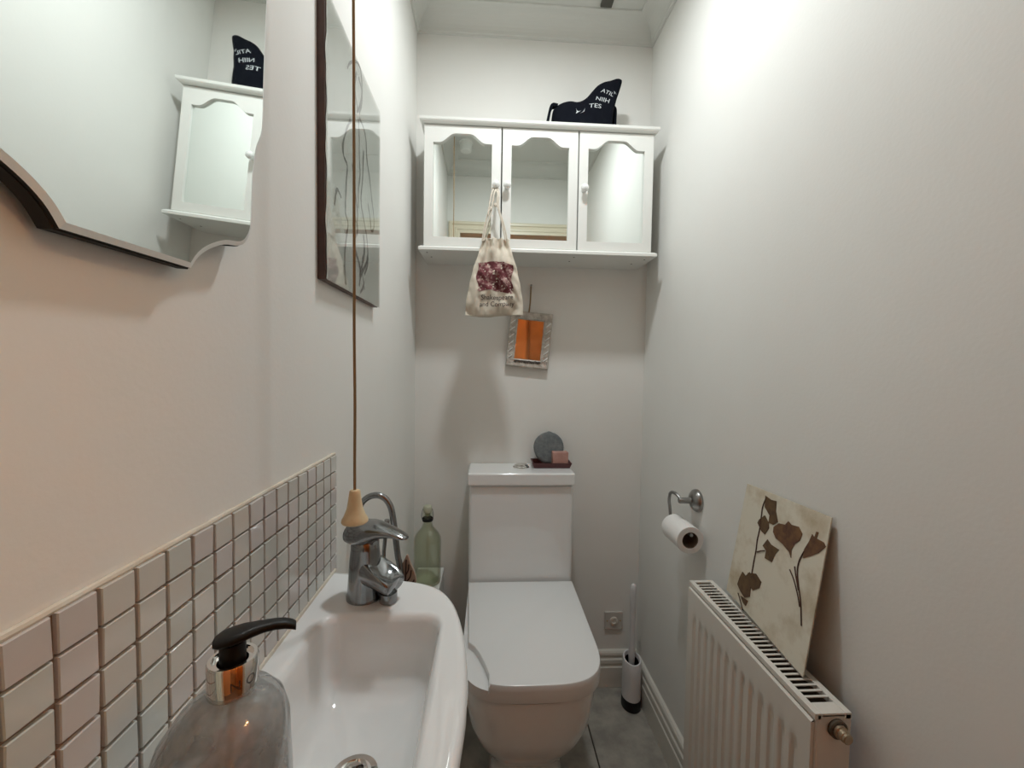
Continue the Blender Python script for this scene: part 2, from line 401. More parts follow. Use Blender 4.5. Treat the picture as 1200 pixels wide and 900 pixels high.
bas = thing('wash_basin', (CX, CY, 0.715), 'white ceramic wall-hung wash basin below the mosaic splashback', 'wash basin')
bm = bmesh.new(); loft(bm, rings, True); mk('bowl', bm, M['ceramic'], bas, smooth=True, autos=60)
wst = mk('waste', bm_lathe([(0.0005, -0.006), (0.0195, -0.006), (0.0195, 0.001), (0.026, 0.002), (0.027, 0.0035), (0.020, 0.0045), (0.017, 0.002), (0.0005, 0.002)], (C0.x, C0.y, 0.7655), 36), M['chrome2'], bas, smooth=True)
mk('plug', bm_lathe([(0.0005, 0.002), (0.0145, 0.002), (0.0155, 0.004), (0.012, 0.008), (0.0005, 0.009)], (C0.x, C0.y, 0.7655), 28), M['chrome2'], wst, smooth=True)
# brackets into the wall and waste pipe below
mk('trap', bm_tube(catmull([(C0.x, C0.y, 0.716), (C0.x, C0.y, 0.60), (C0.x-0.02, C0.y, 0.55), (C0.x-0.06, C0.y, 0.56), (L, C0.y, 0.57)], 6), 0.018, 14), M['brushw'], bas, smooth=True)

# mixer tap on the far ledge
TX, TY = -0.192, 0.652
D = Vector((0.92, -0.39, 0)).normalized(); S_ = Vector((0.39, 0.92, 0)).normalized()
tap = thing('mixer_tap', (TX, TY, RIM-0.002), 'chrome single-lever mixer tap on the basin ledge', 'tap')
body = []
for z, r, off in ((-0.003, 0.0285, 0), (0.004, 0.0285, 0), (0.008, 0.027, 0), (0.03, 0.0255, 0.0), (0.06, 0.0235, 0.0), (0.078, 0.0215, 0.0), (0.086, 0.0215, 0.0), (0.090, 0.019, 0)):
    body.append([(TX+D.x*off+r*math.cos(a), TY+D.y*off+r*math.sin(a), RIM+z) for a in [2*PI*k/28 for k in range(28)]])
bm = bmesh.new(); loft(bm, body); mk('tap_body', bm, M['chrome'], tap, smooth=True)
def sect(c, w, h, t, n=20, p=2.6):
    """superellipse section, width along S_, height in the plane across t"""
    t = Vector(t).normalized(); up = t.cross(S_) * -1
    if up.z < 0: up = -up
    out = []
    for k in range(n):
        a = 2*PI*k/n; ca, sa = math.cos(a), math.sin(a)
        out.append(Vector(c)+S_*w*abs(ca)**(2/p)*(1 if ca >= 0 else -1)+up*h*abs(sa)**(2/p)*(1 if sa >= 0 else -1))
    return out
def along(d, z, s=0): return Vector((TX, TY, RIM))+D*d+S_*s+Vector((0, 0, z))
sp = [(0.000, 0.046, 0.0225, 0.024, 0), (0.014, 0.045, 0.0240, 0.023, 0.3), (0.028, 0.041, 0.0250, 0.020, 0.8), (0.042, 0.036, 0.0248, 0.0165, 0.8), (0.052, 0.031, 0.0235, 0.0140, 0.5), (0.058, 0.028, 0.021, 0.011, 0)]
def scoop(c, w, h, k):
    r_ = sect(c, w, h, D-Vector((0, 0, 0.25)), 28); n = len(r_)
    for i in range(n):
        a = 2*PI*i/n
        if math.sin(a) > 0: r_[i] = r_[i]-Vector((0, 0, k*1.25*h*max(0, 1-(math.cos(a)/0.85)**2)))
    return r_
bm = bmesh.new(); loft(bm, [scoop(along(d, z), w, h, k) for d, z, w, h, k in sp]); mk('spout', bm, M['chrome'], tap, smooth=True, autos=80)
mk('aerator', bm_lathe([(0.012, -0.012), (0.0135, -0.011), (0.0135, 0.003), (0.012, 0.004)], along(0.044, 0.012), 20), M['chrome'], tap, smooth=True)
hd = [(-0.030, 0.098, 0.010, 0.008), (-0.026, 0.099, 0.0205, 0.015), (-0.012, 0.101, 0.0260, 0.0190), (0.006, 0.103, 0.0270, 0.0190), (0.020, 0.106, 0.0245, 0.0155), (0.034, 0.109, 0.019, 0.0100), (0.050, 0.109, 0.0145, 0.0065), (0.064, 0.107, 0.0120, 0.0045), (0.073, 0.105, 0.009, 0.003), (0.077, 0.1045, 0.005, 0.002)]
bm = bmesh.new(); loft(bm, [sect(along(d, z), w, h, D-Vector((0, 0, 0.02)), p=2.2) for d, z, w, h in hd]); lev = mk('lever', bm, M['chrome'], tap, smooth=True, autos=60)
c = along(0.0235, 0.097)
bm = bmesh.new(); rr = [[c+D*o+S_*r*math.cos(a)+Vector((0, 0, r*math.sin(a))) for a in [2*PI*k/14 for k in range(14)]] for o, r in ((-0.004, 0.0045), (0.0012, 0.0045))]; loft(bm, rr); mk('indicator', bm, M['red'], lev)

# mosaic splashback: grout bed, one object for each tile
P = 0.030; Y0, TZ = 0.2674, 1.0537
spl = thing('mosaic_splashback', (L, 0.45, RIM), 'splashback of small off-white square mosaic tiles above the basin', 'splashback')
ztop = TZ+0.0285; zbot = TZ-6*P-0.012
mk('grout_bed', box(L, L+0.0035, Y0-4*P-0.0015, Y0+16*P-0.002, zbot, ztop), M['grout'], spl)
def tilemesh(seed):
    rnd = random.Random(seed); s = 0.0133; bm = bmesh.new()
    j = lambda: rnd.uniform(-0.0004, 0.0004)
    base = [(0, -s+j(), -s+j()), (0, s+j(), -s+j()), (0, s+j(), s+j()), (0, -s+j(), s+j())]
    def sc(k, x): return [(x, p[1]*k, p[2]*k) for p in base]
    loft(bm, [sc(1, 0), sc(1, 0.0036), sc(0.955, 0.0046)])
    me = bpy.data.meshes.new('tile'); bmesh.ops.recalc_face_normals(bm, faces=bm.faces)
    bm.to_mesh(me); bm.free(); return me
tms = []
for k in range(8):
    me = tilemesh(k); me.materials.append(M['glaze'][k % 4]); tms.append(me)
for i in range(-4, 16):
    for k in range(0, 7):
        o = bpy.data.objects.new('tile', random.choice(tms)); COL.objects.link(o); o.parent = spl
        top = (k == 0)
        o.location = (0.0025, Y0+(i+0.5)*P-0.45, (TZ+0.5*P-k*P)-RIM-(0.001 if top else 0))
        o.rotation_euler = (random.uniform(-.02, .02), random.uniform(-.012, .012), random.uniform(-.012, .012))
        if i == 15: o.scale = (1, 0.93, 1); o.location.y -= 0.001
bm = bmesh.new()
pts = [(L+0.0025, Y0-4*P-0.002+0.012*k, ztop+0.0008+0.0008*noise.noise((k*0.7, 0, 0))) for k in range(51)]
tube(bm, pts, [0.0028+0.0007*noise.noise((k*0.9, 3, 0)) for k in range(51)], 8); mk('grout_bead', bm, M['bead'], spl, smooth=True)
bm = bmesh.new(); pts = [(L+0.006, 0.16+0.0115*k, RIM+0.0005) for k in range(51)]
tube(bm, pts, 0.004, 8); mk('sealant_bead', bm, M['bead'], spl, smooth=True)

# ------------------------------------------------------------------ soap dispenser
SX, SY = -0.165, 0.272
dis = thing('soap_dispenser', (SX, SY, RIM-0.002), 'round clear glass soap dispenser with black pump and chrome collar', 'soap dispenser')
z0 = RIM-0.002
prof = [(0.0005, 0.000), (0.034, 0.000), (0.039, 0.004), (0.0410, 0.014), (0.0412, 0.088), (0.0402, 0.108), (0.037, 0.126), (0.0305, 0.140), (0.0225, 0.149), (0.0150, 0.1525), (0.0120, 0.1545), (0.0120, 0.162), (0.0095, 0.162), (0.0095, 0.153), (0.0135, 0.149), (0.0205, 0.1455), (0.0285, 0.1365), (0.0345, 0.124), (0.0375, 0.107), (0.0384, 0.088), (0.0382, 0.016), (0.035, 0.007), (0.0005, 0.006)]
def obottle(prof, n=56):     # the neck sits a little off the body's axis
    rings = []
    for r, h in prof:
        k = min(1, max(0, (0.152-h)/0.045)); k = k*k*(3-2*k)
        rings.append([(SX-0.0075*k+r*math.cos(a), SY+r*math.sin(a), z0+h) for a in [2*PI*i/n for i in range(n)]])
    bm = bmesh.new(); loft(bm, rings); return bm
mk('bottle', obottle(prof), M['soapglass'], dis, smooth=True)
mk('soap', obottle([(0.0005, 0.0065), (0.034, 0.0075), (0.0378, 0.017), (0.0380, 0.098), (0.0005, 0.098)], 40), mat('soap_liquid', (0.40, 0.41, 0.42), 0.4, vary=(45, (0.74, 0.75, 0.75), (0.45, 0.62))), dis, smooth=True)
col = mk('collar', bm_lathe([(0.0143, 0.1535), (0.0146, 0.155), (0.0146, 0.1735), (0.0138, 0.1750), (0.0118, 0.1750), (0.0114, 0.1725), (0.0090, 0.1725), (0.0085, 0.170), (0.0085, 0.1535)], (SX, SY, z0), 44), M['chrome2'], dis, smooth=True)
mk('dip_tube', bm_tube([(SX-0.005, SY, z0+0.012), (SX-0.003, SY, z0+0.10), (SX, SY, z0+0.155)], 0.0025, 10), mat('tube_plastic', (0.75, 0.75, 0.72), 0.4), dis, smooth=True)
# engraved letters on the collar
me = textmesh('NO', 0.0085, 1.6); bm = bmesh.new(); bm.from_mesh(me); bmesh.ops.triangulate(bm, faces=bm.faces)
ang0 = math.atan2(-SY, -SX)+0.40
for v in bm.verts:
    a = ang0+v.co.x/0.0147
    v.co = (SX+0.01475*math.cos(a), SY+0.01475*math.sin(a), z0+0.1605+v.co.y)
mk('engraved_lettering', bm, M['steel'], col)
PD = Vector((0.92, 0.38, 0)).normalized(); PS = Vector((-PD.y, PD.x, 0))
pump = mk('pump_head', bm_lathe([(0.0074, 0.168), (0.0076, 0.170), (0.0076, 0.183), (0.0074, 0.185), (0.0005, 0.185)], (SX, SY, z0), 32), M['black'], dis, smooth=True)
def psec(d, z, w, h, n=18):
    out = []
    for k in range(n):
        a = 2*PI*k/n; ca, sa = math.cos(a), math.sin(a)
        out.append(Vector((SX, SY, z0))+PD*d+PS*w*abs(ca)**0.8*(1 if ca >= 0 else -1)+Vector((0, 0, z+h*abs(sa)**0.7*(1 if sa >= 0 else -1))))
    return out
noz = [(d*0.72, 0.1865+(z-0.1935)*0.70, w*0.72, h*0.72) for d, z, w, h in [(-0.0150, 0.1935, 0.003, 0.002), (-0.0140, 0.1940, 0.0075, 0.0030), (-0.009, 0.1950, 0.0120, 0.0040), (-0.001, 0.1962, 0.0135, 0.0045), (0.008, 0.1975, 0.0125, 0.0045), (0.016, 0.1985, 0.0098, 0.0042), (0.025, 0.1992, 0.0075, 0.0040), (0.034, 0.1990, 0.0065, 0.0040), (0.042, 0.1975, 0.0060, 0.0040), (0.048, 0.1950, 0.0055, 0.0038), (0.051, 0.1930, 0.0050, 0.0032)]]
bm = bmesh.new(); loft(bm, [psec(*q) for q in noz]); mk('nozzle', bm, M['black'], pump, smooth=True, autos=70)

# ------------------------------------------------------------------ pull cord
QX, QY = -0.1915, 0.600
pc = thing('light_pull_cord', (QX-0.005, QY, CEIL), 'brown light pull cord with turned wooden bell hanging from ceiling switch', 'pull cord')
bm = bmesh.new(); lathe(bm, [(0.036, 0), (0.036, -0.006), (0.030, -0.010), (0.028, -0.022), (0.024, -0.026), (0.006, -0.027), (0.004, -0.034), (0.0005, -0.034)], (QX-0.005, QY, CEIL), 36); mk('switch_housing', bm, M['cab'], pc, smooth=True)
BZT = 1.0615
bm = bmesh.new(); pts = [(QX-0.005+0.005*(k/60)+0.0010*noise.noise((k*0.21, 0, 0)), QY, CEIL-0.03-(CEIL-0.03-BZT)*k/60) for k in range(61)]; tube(bm, pts, 0.0021, 8); mk('cord', bm, M['rope'], pc, smooth=True)
bm = bmesh.new(); lathe(bm, [(r*1.32, (h-0.0365)*1.32) for r, h in [(0.0022, 0.0365), (0.0048, 0.0360), (0.0058, 0.0345), (0.0068, 0.026), (0.0085, 0.016), (0.0112, 0.0085), (0.0138, 0.004), (0.0142, 0.0015), (0.0132, 0.0002), (0.0005, 0.0)]], (QX, QY, BZT), 32); mk('bell', bm, M['wood'], pc, smooth=True)
# round detector on the ceiling near the door, seen in the cabinet mirror
det = thing('ceiling_detector', (-0.149, 0.385, CEIL), 'small round white detector on the ceiling near the doorway', 'detector')
mk('detector_base', bm_lathe([(0.040, 0), (0.040, -0.007), (0.036, -0.009), (0.0005, -0.009)], (-0.149, 0.385, CEIL), 36), M['cab'], det, smooth=True)
mk('detector_body', bm_lathe([(0.034, -0.008), (0.033, -0.044), (0.028, -0.052), (0.0005, -0.054)], (-0.149, 0.385, CEIL), 36), M['cab'], det, smooth=True)

# ------------------------------------------------------------------ scalloped wall mirror (left wall)
q = [(0.0, -0.2485), (0.030, -0.2485)]
arc = catmull([(0.0545, -0.2485, 0), (0.0635, -0.2365, 0), (0.0775, -0.2260, 0), (0.098, -0.2165, 0), (0.1220, -0.2110, 0), (0.1340, -0.2015, 0), (0.1405, -0.187, 0), (0.1410, -0.161, 0), (0.1415, -0.130, 0), (0.1455, -0.106, 0), (0.1535, -0.088, 0), (0.1560, -0.073, 0), (0.1555, -0.045, 0), (0.1550, -0.020, 0)], 4)
quart = [Vector((x, y)) for x, y in q] + [p.xy for p in arc]
right = quart + [Vector((p.x, -p.y)) for p in reversed(quart[:-1])]
outl = right + [Vector((-p.x, p.y)) for p in reversed(right[1:-1])]
MC = Vector((L+0.031, 0.3140, 1.5690)); TILT = math.radians(3.2)
mir = thing('scalloped_wall_mirror', MC, 'frameless wall mirror with scalloped edge above the splashback', 'mirror')
mir.rotation_euler = (math.radians(1.3), TILT, 0)
def inset(poly, d):
    n = len(poly); out = []
    for i in range(n):
        a = (poly[i]-poly[i-1]).normalized(); b = (poly[(i+1) % n]-poly[i]).normalized()
        na, nb = Vector((-a.y, a.x)), Vector((-b.y, b.x)); m_ = (na+nb)
        m_ = m_/max(m_.length_squared/2, 0.45)
        out.append(poly[i]+m_*d)
    return out
def clean_inset(poly, d):
    """inset with the same point count; points that folded over snap to the nearest good one"""
    raw = inset(poly, d); n = len(poly)
    def dist(p):
        m_ = 9
        for i in range(n):
            a, b_ = poly[i], poly[(i+1) % n]; e = b_-a; t = max(0, min(1, (p-a).dot(e)/max(e.length_squared, 1e-12)))
            m_ = min(m_, (p-(a+e*t)).length)
        return m_
    ok = [dist(p) > d*0.97 for p in raw]
    out = []
    for i in range(n):
        if ok[i]: out.append(raw[i]); continue
        for k in range(1, n):
            if ok[(i-k) % n]: out.append(raw[(i-k) % n]); break
            if ok[(i+k) % n]: out.append(raw[(i+k) % n]); break
    return out
ins = clean_inset(outl, 0.0044)

# local frame: x out of the wall, y along the wall, z up
bm = bmesh.new(); uq = [p for i, p in enumerate(ins) if (p-ins[i-1]).length > 1e-7]
bm.faces.new([bm.verts.new((0.0022, p.x, p.y)) for p in uq]); o = mk('mirror_face', bm, M['mirror'], mir, base=(0, 0, 0))
bm = bmesh.new(); loft(bm, [[(0.0006, p.x, p.y) for p in outl], [(0.0022, p.x, p.y) for p in ins]], True, False, False); mk('bevelled_edge', bm, M['bevel'], mir, base=(0, 0, 0))
bm = bmesh.new(); loft(bm, [[(-0.0022, p.x, p.y) for p in outl], [(0.0006, p.x, p.y) for p in outl]], True, True, False); mk('glass_edge', bm, M['board'], mir, base=(0, 0, 0))
bk = inset(outl, -0.0010)
bm = bmesh.new(); loft(bm, [[(-0.0115, p.x, p.y) for p in bk], [(-0.0022, p.x, p.y) for p in bk]]); mk('backboard', bm, M['board'], mir, base=(0, 0, 0))
mk('hanging_hook', box(-0.052, -0.014, -0.012, 0.012, 0.17, 0.20), M['board'], mir, base=(0, 0, 0))

# ------------------------------------------------------------------ glazed drawing (left wall)
py0, py1, pz0, pz1 = 0.680, 0.993, 1.378, 1.826
pic = thing('framed_drawing', (L, 0.822, pz0), 'glazed ink drawing of a standing figure in thin dark wooden frame', 'picture')
mk('frame', box(L, L+0.012, py0, py1, pz0, pz1), M['mahog'], pic, bevel=0.0015)
near = [(L+0.0128, py0+0.004+0.0025*math.sin(k*0.55)+0.0015*math.sin(k*1.3), pz0+0.002+(pz1-pz0-0.004)*k/40) for k in range(41)]
mk('drawing_sheet', bm_prism(near + [(L+0.0128, py1-0.002, pz1-0.002), (L+0.0128, py1-0.002, pz0+0.002)], (0.0006, 0, 0)), M['sheet'], pic)
mk('glass', box(L+0.0146, L+0.0166, py0+0.001, py1, pz0, pz1), M['pane'], pic)
STR = [[(407, 80), (410, 74), (417, 72), (422, 80), (424, 95), (424, 112), (421, 126), (418, 131)], [(418, 84), (416, 100), (417, 115), (420, 131)], [(420, 90), (424, 106), (424, 120), (421, 133)],
       [(411, 140), (406, 152), (402, 170), (403, 183), (407, 194), (406, 212), (405, 235), (405, 250), (408, 262), (406, 278), (404, 300), (405, 333)],
       [(421, 138), (426, 150), (429, 165), (430, 187), (433, 208), (436, 236), (438, 254), (438, 268), (435, 270), (434, 258), (431, 238)],
       [(420, 140), (421, 160), (421, 182), (422, 204), (420, 222), (420, 244)], [(426, 176), (425, 208), (423, 234), (426, 256), (430, 280), (431, 308), (427, 322)],
       [(416, 258), (419, 264), (418, 276), (415, 271), (414, 262), (417, 255)], [(413, 192), (416, 222), (419, 250), (418, 266)], [(403, 310), (404, 322), (406, 334)],
       [(427, 340), (426, 330), (424, 318)], [(422, 343), (425, 338), (427, 330)], [(400, 232), (395, 222), (392, 240)]]
THK = [[(426, 275), (427, 295), (424, 312), (421, 335)], [(416, 293), (420, 305), (423, 318)], [(431, 302), (428, 312), (422, 322)]]
for set_, w in ((STR, 0.0044), (THK, 0.0070)):
    for s in set_:
        pts = catmull([at(a, b_, 'x', L+0.0138) for a, b_ in s], 5); bm = bmesh.new(); va = []; 
        for i, p in enumerate(pts):
            t = (pts[min(i+1, len(pts)-1)]-pts[max(i-1, 0)]).normalized(); nn = Vector((0, -t.z, t.y))
            ww = w*(0.5+0.9*abs(noise.noise((p.y*60, p.z*60, 0))))
            va.append((bm.verts.new(p+nn*ww), bm.verts.new(p-nn*ww)))
        for a, b_ in zip(va[:-1], va[1:]): bm.faces.new((a[0], a[1], b_[1], b_[0]))
        mk('ink_stroke', bm, M['ink'], pic)

# ================================================================== MIRROR CABINET
CY0 = 1.385                                   # front of the doors
cab = thing('mirror_cabinet', (0.16, B, 1.622), 'white wall cabinet with three arched mirror doors above the toilet', 'cabinet')
X0, X1 = -0.222, 0.543
bm = bmesh.new()
for a, b_ in ((X0, X0+0.012), (X1-0.012, X1)): bx(bm, a, b_, CY0+0.019, B, 1.634, 2.035)
bx(bm, X0+0.012, X1-0.012, B-0.006, B, 1.634, 2.035)
mk('carcass', bm, M['cab'], cab)
def board(z0, z1, name, prof):
    bm = bmesh.new(); xa, xb, yf = X0-0.014, X1+0.014, CY0-0.017
    rings = []
    for h, o in prof:
        rings.append([(xa+o, yf+o, h), (xb-o, yf+o, h), (xb-o, B, h), (xa+o, B, h)])
    loft(bm, rings); return mk(name, bm, M['cab'], cab)
board(0, 0, 'top_board', [(2.0325, 0.010), (2.036, 0.004), (2.040, 0.001), (2.0475, 0.0), (2.0485, 0.001)])
bb = board(0, 0, 'bottom_board', [(1.6215, 0.002), (1.623, 0.0), (1.631, 0.0), (1.634, 0.003), (1.637, 0.008)])
for x, y in ((-0.212, 1.40), (-0.205, 1.455), (0.283, 1.405), (0.278, 1.46), (0.53, 1.41), (0.505, 1.47)): mk('screw_hole', bm_lathe([(0.0005, -0.0006), (0.0028, -0.0006), (0.0028, 0.0004), (0.0005, 0.0004)], (x, y, 1.6215), 12), M['dark'], bb)
DW = (X1-X0-0.008)/3; DZ0, DZ1 = 1.640, 2.031
def doorpanel(x0):
    x1 = x0+DW; li, ri_, bi = 0.030, 0.031, 0.030
    a, b_, zb, zs, zc = x0+li, x1-ri_, DZ0+bi, 1.975, 2.005
    w = b_-a
    top = [(a, zs)]
    for k in range(0, 25):
        t = k/24; s = min(t, 1-t)*2
        h = 0 if s < 0.20 else 0.5-0.5*math.cos(min((s-0.20)/0.55, 1)*PI)
        top.append((a+w*t, zs+(zc-zs)*h))
    hole = [(a, zb)] + top[1:] + [(b_, zb)]      # clockwise from lower left
    n = len(hole)
    # outer loop with the same point count
    outr = [(x0, DZ0)] + [(x0+DW*(k/24), DZ1) for k in range(25)] + [(x1, DZ0)]
    hole = [(a, zb)] + [top[1+k] for k in range(25)] + [(b_, zb)]
    def R3(pl, y): return [(p[0], y, p[1]) for p in pl]
    bm = bmesh.new()
    loop = [R3(outr, CY0+0.018), R3(outr, CY0+0.0015)]
    o2 = [(min(max(p[0], x0+0.0015), x1-0.0015), min(max(p[1], DZ0+0.0015), DZ1-0.0015)) for p in outr]
    loop += [R3(o2, CY0), R3(hole, CY0), R3(hole, CY0+0.009), R3(hole, CY0+0.018)]
    loft(bm, loop+[loop[0]], True, False, False)
    bmesh.ops.remove_doubles(bm, verts=bm.verts, dist=1e-6)
    d_ = mk('door', bm, M['cab'], cab)
    bm = bmesh.new(); prism(bm, [(p[0]+(0.003 if p[0] < (a+b_)/2 else -0.003)*-1, CY0+0.0085, p[1]+(0.003 if p[1] > zb+0.01 else -0.003)) for p in hole], (0, 0.003, 0))
    mk('mirror_panel', bm, M['mirror'], d_)
    return d_
KN = []
for i in range(3):
    x0 = X0+i*(DW+0.004); d_ = doorpanel(x0)
    kx = (x0+DW-0.0165) if i == 0 else x0+0.0165
    kz = 1.838
    bm = bmesh.new(); lathe(bm, [(0.0085, 0.001), (0.008, -0.003), (0.0055, -0.007), (0.0055, -0.011), (0.0095, -0.014), (0.0125, -0.019), (0.0120, -0.025), (0.0075, -0.0295), (0.0005, -0.031)], (kx, CY0, kz), 24, 'y'); mk('knob', bm, M['knob'], d_, smooth=True)
    KN.append((kx, kz))
# dark gaps behind the door seams come from the real 4 mm gaps; shelf inside
mk('shelf', box(X0+0.012, X1-0.012, CY0+0.03, B-0.006, 1.82, 1.83), M['cab'], cab)

# ------------------------------------------------------------------ drawstring bag on the first knob
kx, kz = KN[0]
BY = 1.347
bag = thing('drawstring_bag', (0.014, BY, 1.41), 'small natural cotton drawstring bag with burgundy print hanging from cabinet knob', 'bag')
def bagring(v, n=72):
    c = 0.0140+0.0015*v; w = 0.094-0.052*v**1.25+0.006*math.sin(PI*v)+0.0025*noise.noise((v*7, 2.2, 0))
    zt = 1.408+0.240*v
    th = 0.004+0.021*math.sin(PI*min(v*1.05+0.03, 1))**0.7
    ga = max(0, (v-0.62)/0.38)
    out = []
    for k in range(n):
        a = 2*PI*k/n; ca, sa = math.cos(a), math.sin(a)
        x = c+w*ca*(abs(ca)**-0.15 if abs(ca) > 1e-3 else 1)
        u = ca
        y = BY+(th if sa < 0 else min(th*0.55, 0.013))*sa
        wr = (noise.noise((x*26, zt*20, 1.3+sa*0.4))*0.020+noise.noise((x*55, zt*42+x*30, 4.1))*0.013)*(1-ga*0.3)*(1 if sa < 0 else 0.2)
        pl = 0.014*ga*math.sin(u*12)*(1 if sa < 0 else 0.4)*abs(sa)**0.5
        fold = -0.006*math.exp(-((u+0.05+0.5*(v-0.55))/0.09)**2)*math.exp(-((v-0.5)/0.22)**2) if sa < 0 else 0
        y += (wr+pl)*abs(sa)**0.6 - fold
        y = min(y, 1.3665)
        z = zt+0.004*math.sin(u*3+0.6)*(1-v)-0.010*(1-v)**3*(1-abs(u+0.1))+0.006*(1-v)**3
        out.append((x, y, z))
    return out
bm = bmesh.new(); loft(bm, [bagring(v/30) for v in range(31)] + [[(0.0155+(p[0]-0.0155)*1.06, BY+(p[1]-BY)*1.1, p[2]+0.006) for p in bagring(1.0)], [(0.0155+(p[0]-0.0155)*0.98, BY+(p[1]-BY)*0.8, p[2]+0.009) for p in bagring(1.0)]])
sack = mk('sack', bm, M['bagc'], bag, smooth=True, autos=80)
bv = world_bvh(sack)
pm = mat('burgundy_print', (0.15, 0.038, 0.045), 0.95, vary=(75, (0.46, 0.30, 0.27), (0.50, 0.63)))
bm = bmesh.new(); nx, nz = 30, 26
g_ = [[bm.verts.new((i/nx, k/nz, 0)) for i in range(nx+1)] for k in range(nz+1)]
for k in range(nz):
    for i in range(nx):
        if k < 5 and (i < 3 or i > 26) and (i+k) % 3 == 0: continue
        bm.faces.new((g_[k][i], g_[k][i+1], g_[k+1][i+1], g_[k+1][i]))
me = bpy.data.meshes.new('p'); bm.to_mesh(me); bm.free()
shp = lambda u, v: (-0.042+0.112*u+0.004*math.sin(v*9), 1.482+0.093*v+0.006*math.sin(u*4))
mk('printed_picture', project_y(me, shp, bv, 0.0012, BY-0.02), pm, sack)
pm2 = M['bagc']
for body, zc_, sz in (('Shakespeare', 1.459, 0.0225), ('and Company', 1.4385, 0.0215)):
    me = textmesh(body, sz)
    mk('printed_lettering', project_y(me, lambda u, v: (0.022+u*0.92, zc_+v+0.04*u), bv, 0.0014, BY-0.02), M['ink'], sack)
zt = 1.648
for a in ([(kx-0.004, CY0-0.010, kz-0.006), (kx-0.014, 1.352, 1.80), (-0.010, 1.346, 1.74), (-0.022, 1.347, 1.69), (-0.028, 1.347, zt)],
          [(kx+0.004, CY0-0.010, kz-0.006), (kx-0.006, 1.352, 1.80), (-0.001, 1.347, 1.74), (-0.016, 1.345, 1.69), (-0.023, 1.344, zt)],
          [(kx-0.003, CY0-0.011, kz-0.006), (kx+0.006, 1.350, 1.80), (0.019, 1.345, 1.765), (0.034, 1.346, 1.71), (0.048, 1.347, zt)],
          [(kx+0.005, CY0-0.012, kz-0.006), (kx+0.010, 1.351, 1.80), (0.024, 1.347, 1.755), (0.042, 1.347, 1.70), (0.054, 1.347, zt)],
          [(kx-0.010, CY0-0.006, kz), (kx-0.006, CY0-0.009, kz+0.0085), (kx, CY0-0.0095, kz+0.010), (kx+0.006, CY0-0.009, kz+0.0085), (kx+0.010, CY0-0.006, kz)]):
    mk('string', bm_tube(catmull(a, 6), 0.0026, 8), M['string'], bag, smooth=True)
for x, z in ((-0.002, 1.752), (0.013, 1.764)):
    bm = bmesh.new(); lathe(bm, [(0.0005, -0.006), (0.004, -0.005), (0.0055, 0), (0.004, 0.005), (0.0005, 0.006)], (x, 1.345, z), 12); mk('knot', bm, M['string'], bag, smooth=True)
mk('string_end', bm_tube(catmull([(-0.002, 1.344, 1.752), (-0.010, 1.340, 1.738), (-0.008, 1.340, 1.727)], 5), 0.0022, 8), M['string'], bag, smooth=True)

# ------------------------------------------------------------------ crumpled tote on top of the cabinet
TYC, TZ0 = 1.440, 2.0490
tot = thing('tote_bag', (0.31, TYC, TZ0), 'crumpled black cloth tote bag with white lettering on top of cabinet', 'bag')
cols = [  # base x, top x, top z
    (0.212, 0.200, 2.075), (0.216, 0.205, 2.120), (0.222, 0.214, 2.136), (0.236, 0.236, 2.152), (0.262, 0.268, 2.160), (0.285, 0.298, 2.161), (0.305, 0.320, 2.172), (0.325, 0.342, 2.196),
    (0.345, 0.366, 2.222), (0.365, 0.395, 2.235), (0.385, 0.425, 2.242), (0.392, 0.440, 2.240), (0.396, 0.4435, 2.230), (0.400, 0.434, 2.195), (0.403, 0.420, 2.155), (0.406, 0.410, 2.100), (0.412, 0.412, 2.062)]
cs = catmull([(a, b_, c_) for a, b_, c_ in cols], 4)
rings = []
for i, q in enumerate(cs):
    u = i/(len(cs)-1); th = 0.010+0.050*math.sin(PI*u)**0.6
    rg = []
    for k in range(29):
        a = PI*k/28; s, c_ = math.sin(a), math.cos(a)
        lean = s**0.8
        x = q[0]+(q[1]-q[0])*lean**1.8; z = TZ0+(q[2]-TZ0)*lean
        y = TYC-th*c_*(1-0.45*s)*1.0
        wv = noise.noise((x*28, z*22, y*20))*0.010*math.sin(PI*u)
        rg.append((x, y-wv, max(z, TZ0)))
    rings.append(rg)
bm = bmesh.new(); R = loft(bm, rings, True, True, True)
clo = mk('cloth_body', bm, M['tote'], tot, smooth=True, autos=85)
tb = world_bvh(clo)
for body, x, z, sz, rot in (('ATIL', 0.382, 2.166, 0.022, -0.46), ('A', 0.413, 2.170, 0.017, 0.35), ('NIIH', 0.366, 2.138, 0.024, -0.30), ('TES', 0.340, 2.110, 0.026, -0.16)):
    me = textmesh(body, sz); cr, sr = math.cos(rot), math.sin(rot)
    mk('printed_lettering', project_y(me, lambda u, v: (x+u*cr-v*sr, z+u*sr+v*cr), tb, 0.0018, TYC-0.04), M['white'], clo)
for pts in ([(0.279, 2.116), (0.281, 2.108), (0.286, 2.103), (0.296, 2.107), (0.288, 2.101), (0.277, 2.092), (0.281, 2.102)], [(0.292, 2.096), (0.303, 2.103), (0.309, 2.115), (0.305, 2.102)]):
    bm = bmesh.new(); bm.faces.new([bm.verts.new((a, b_, 0)) for a, b_ in pts]); me = bpy.data.meshes.new('p'); bm.to_mesh(me); bm.free()
    mk('printed_mark', project_y(me, lambda u, v: (u, v), tb, 0.0018, TYC-0.04), M['white'], clo)
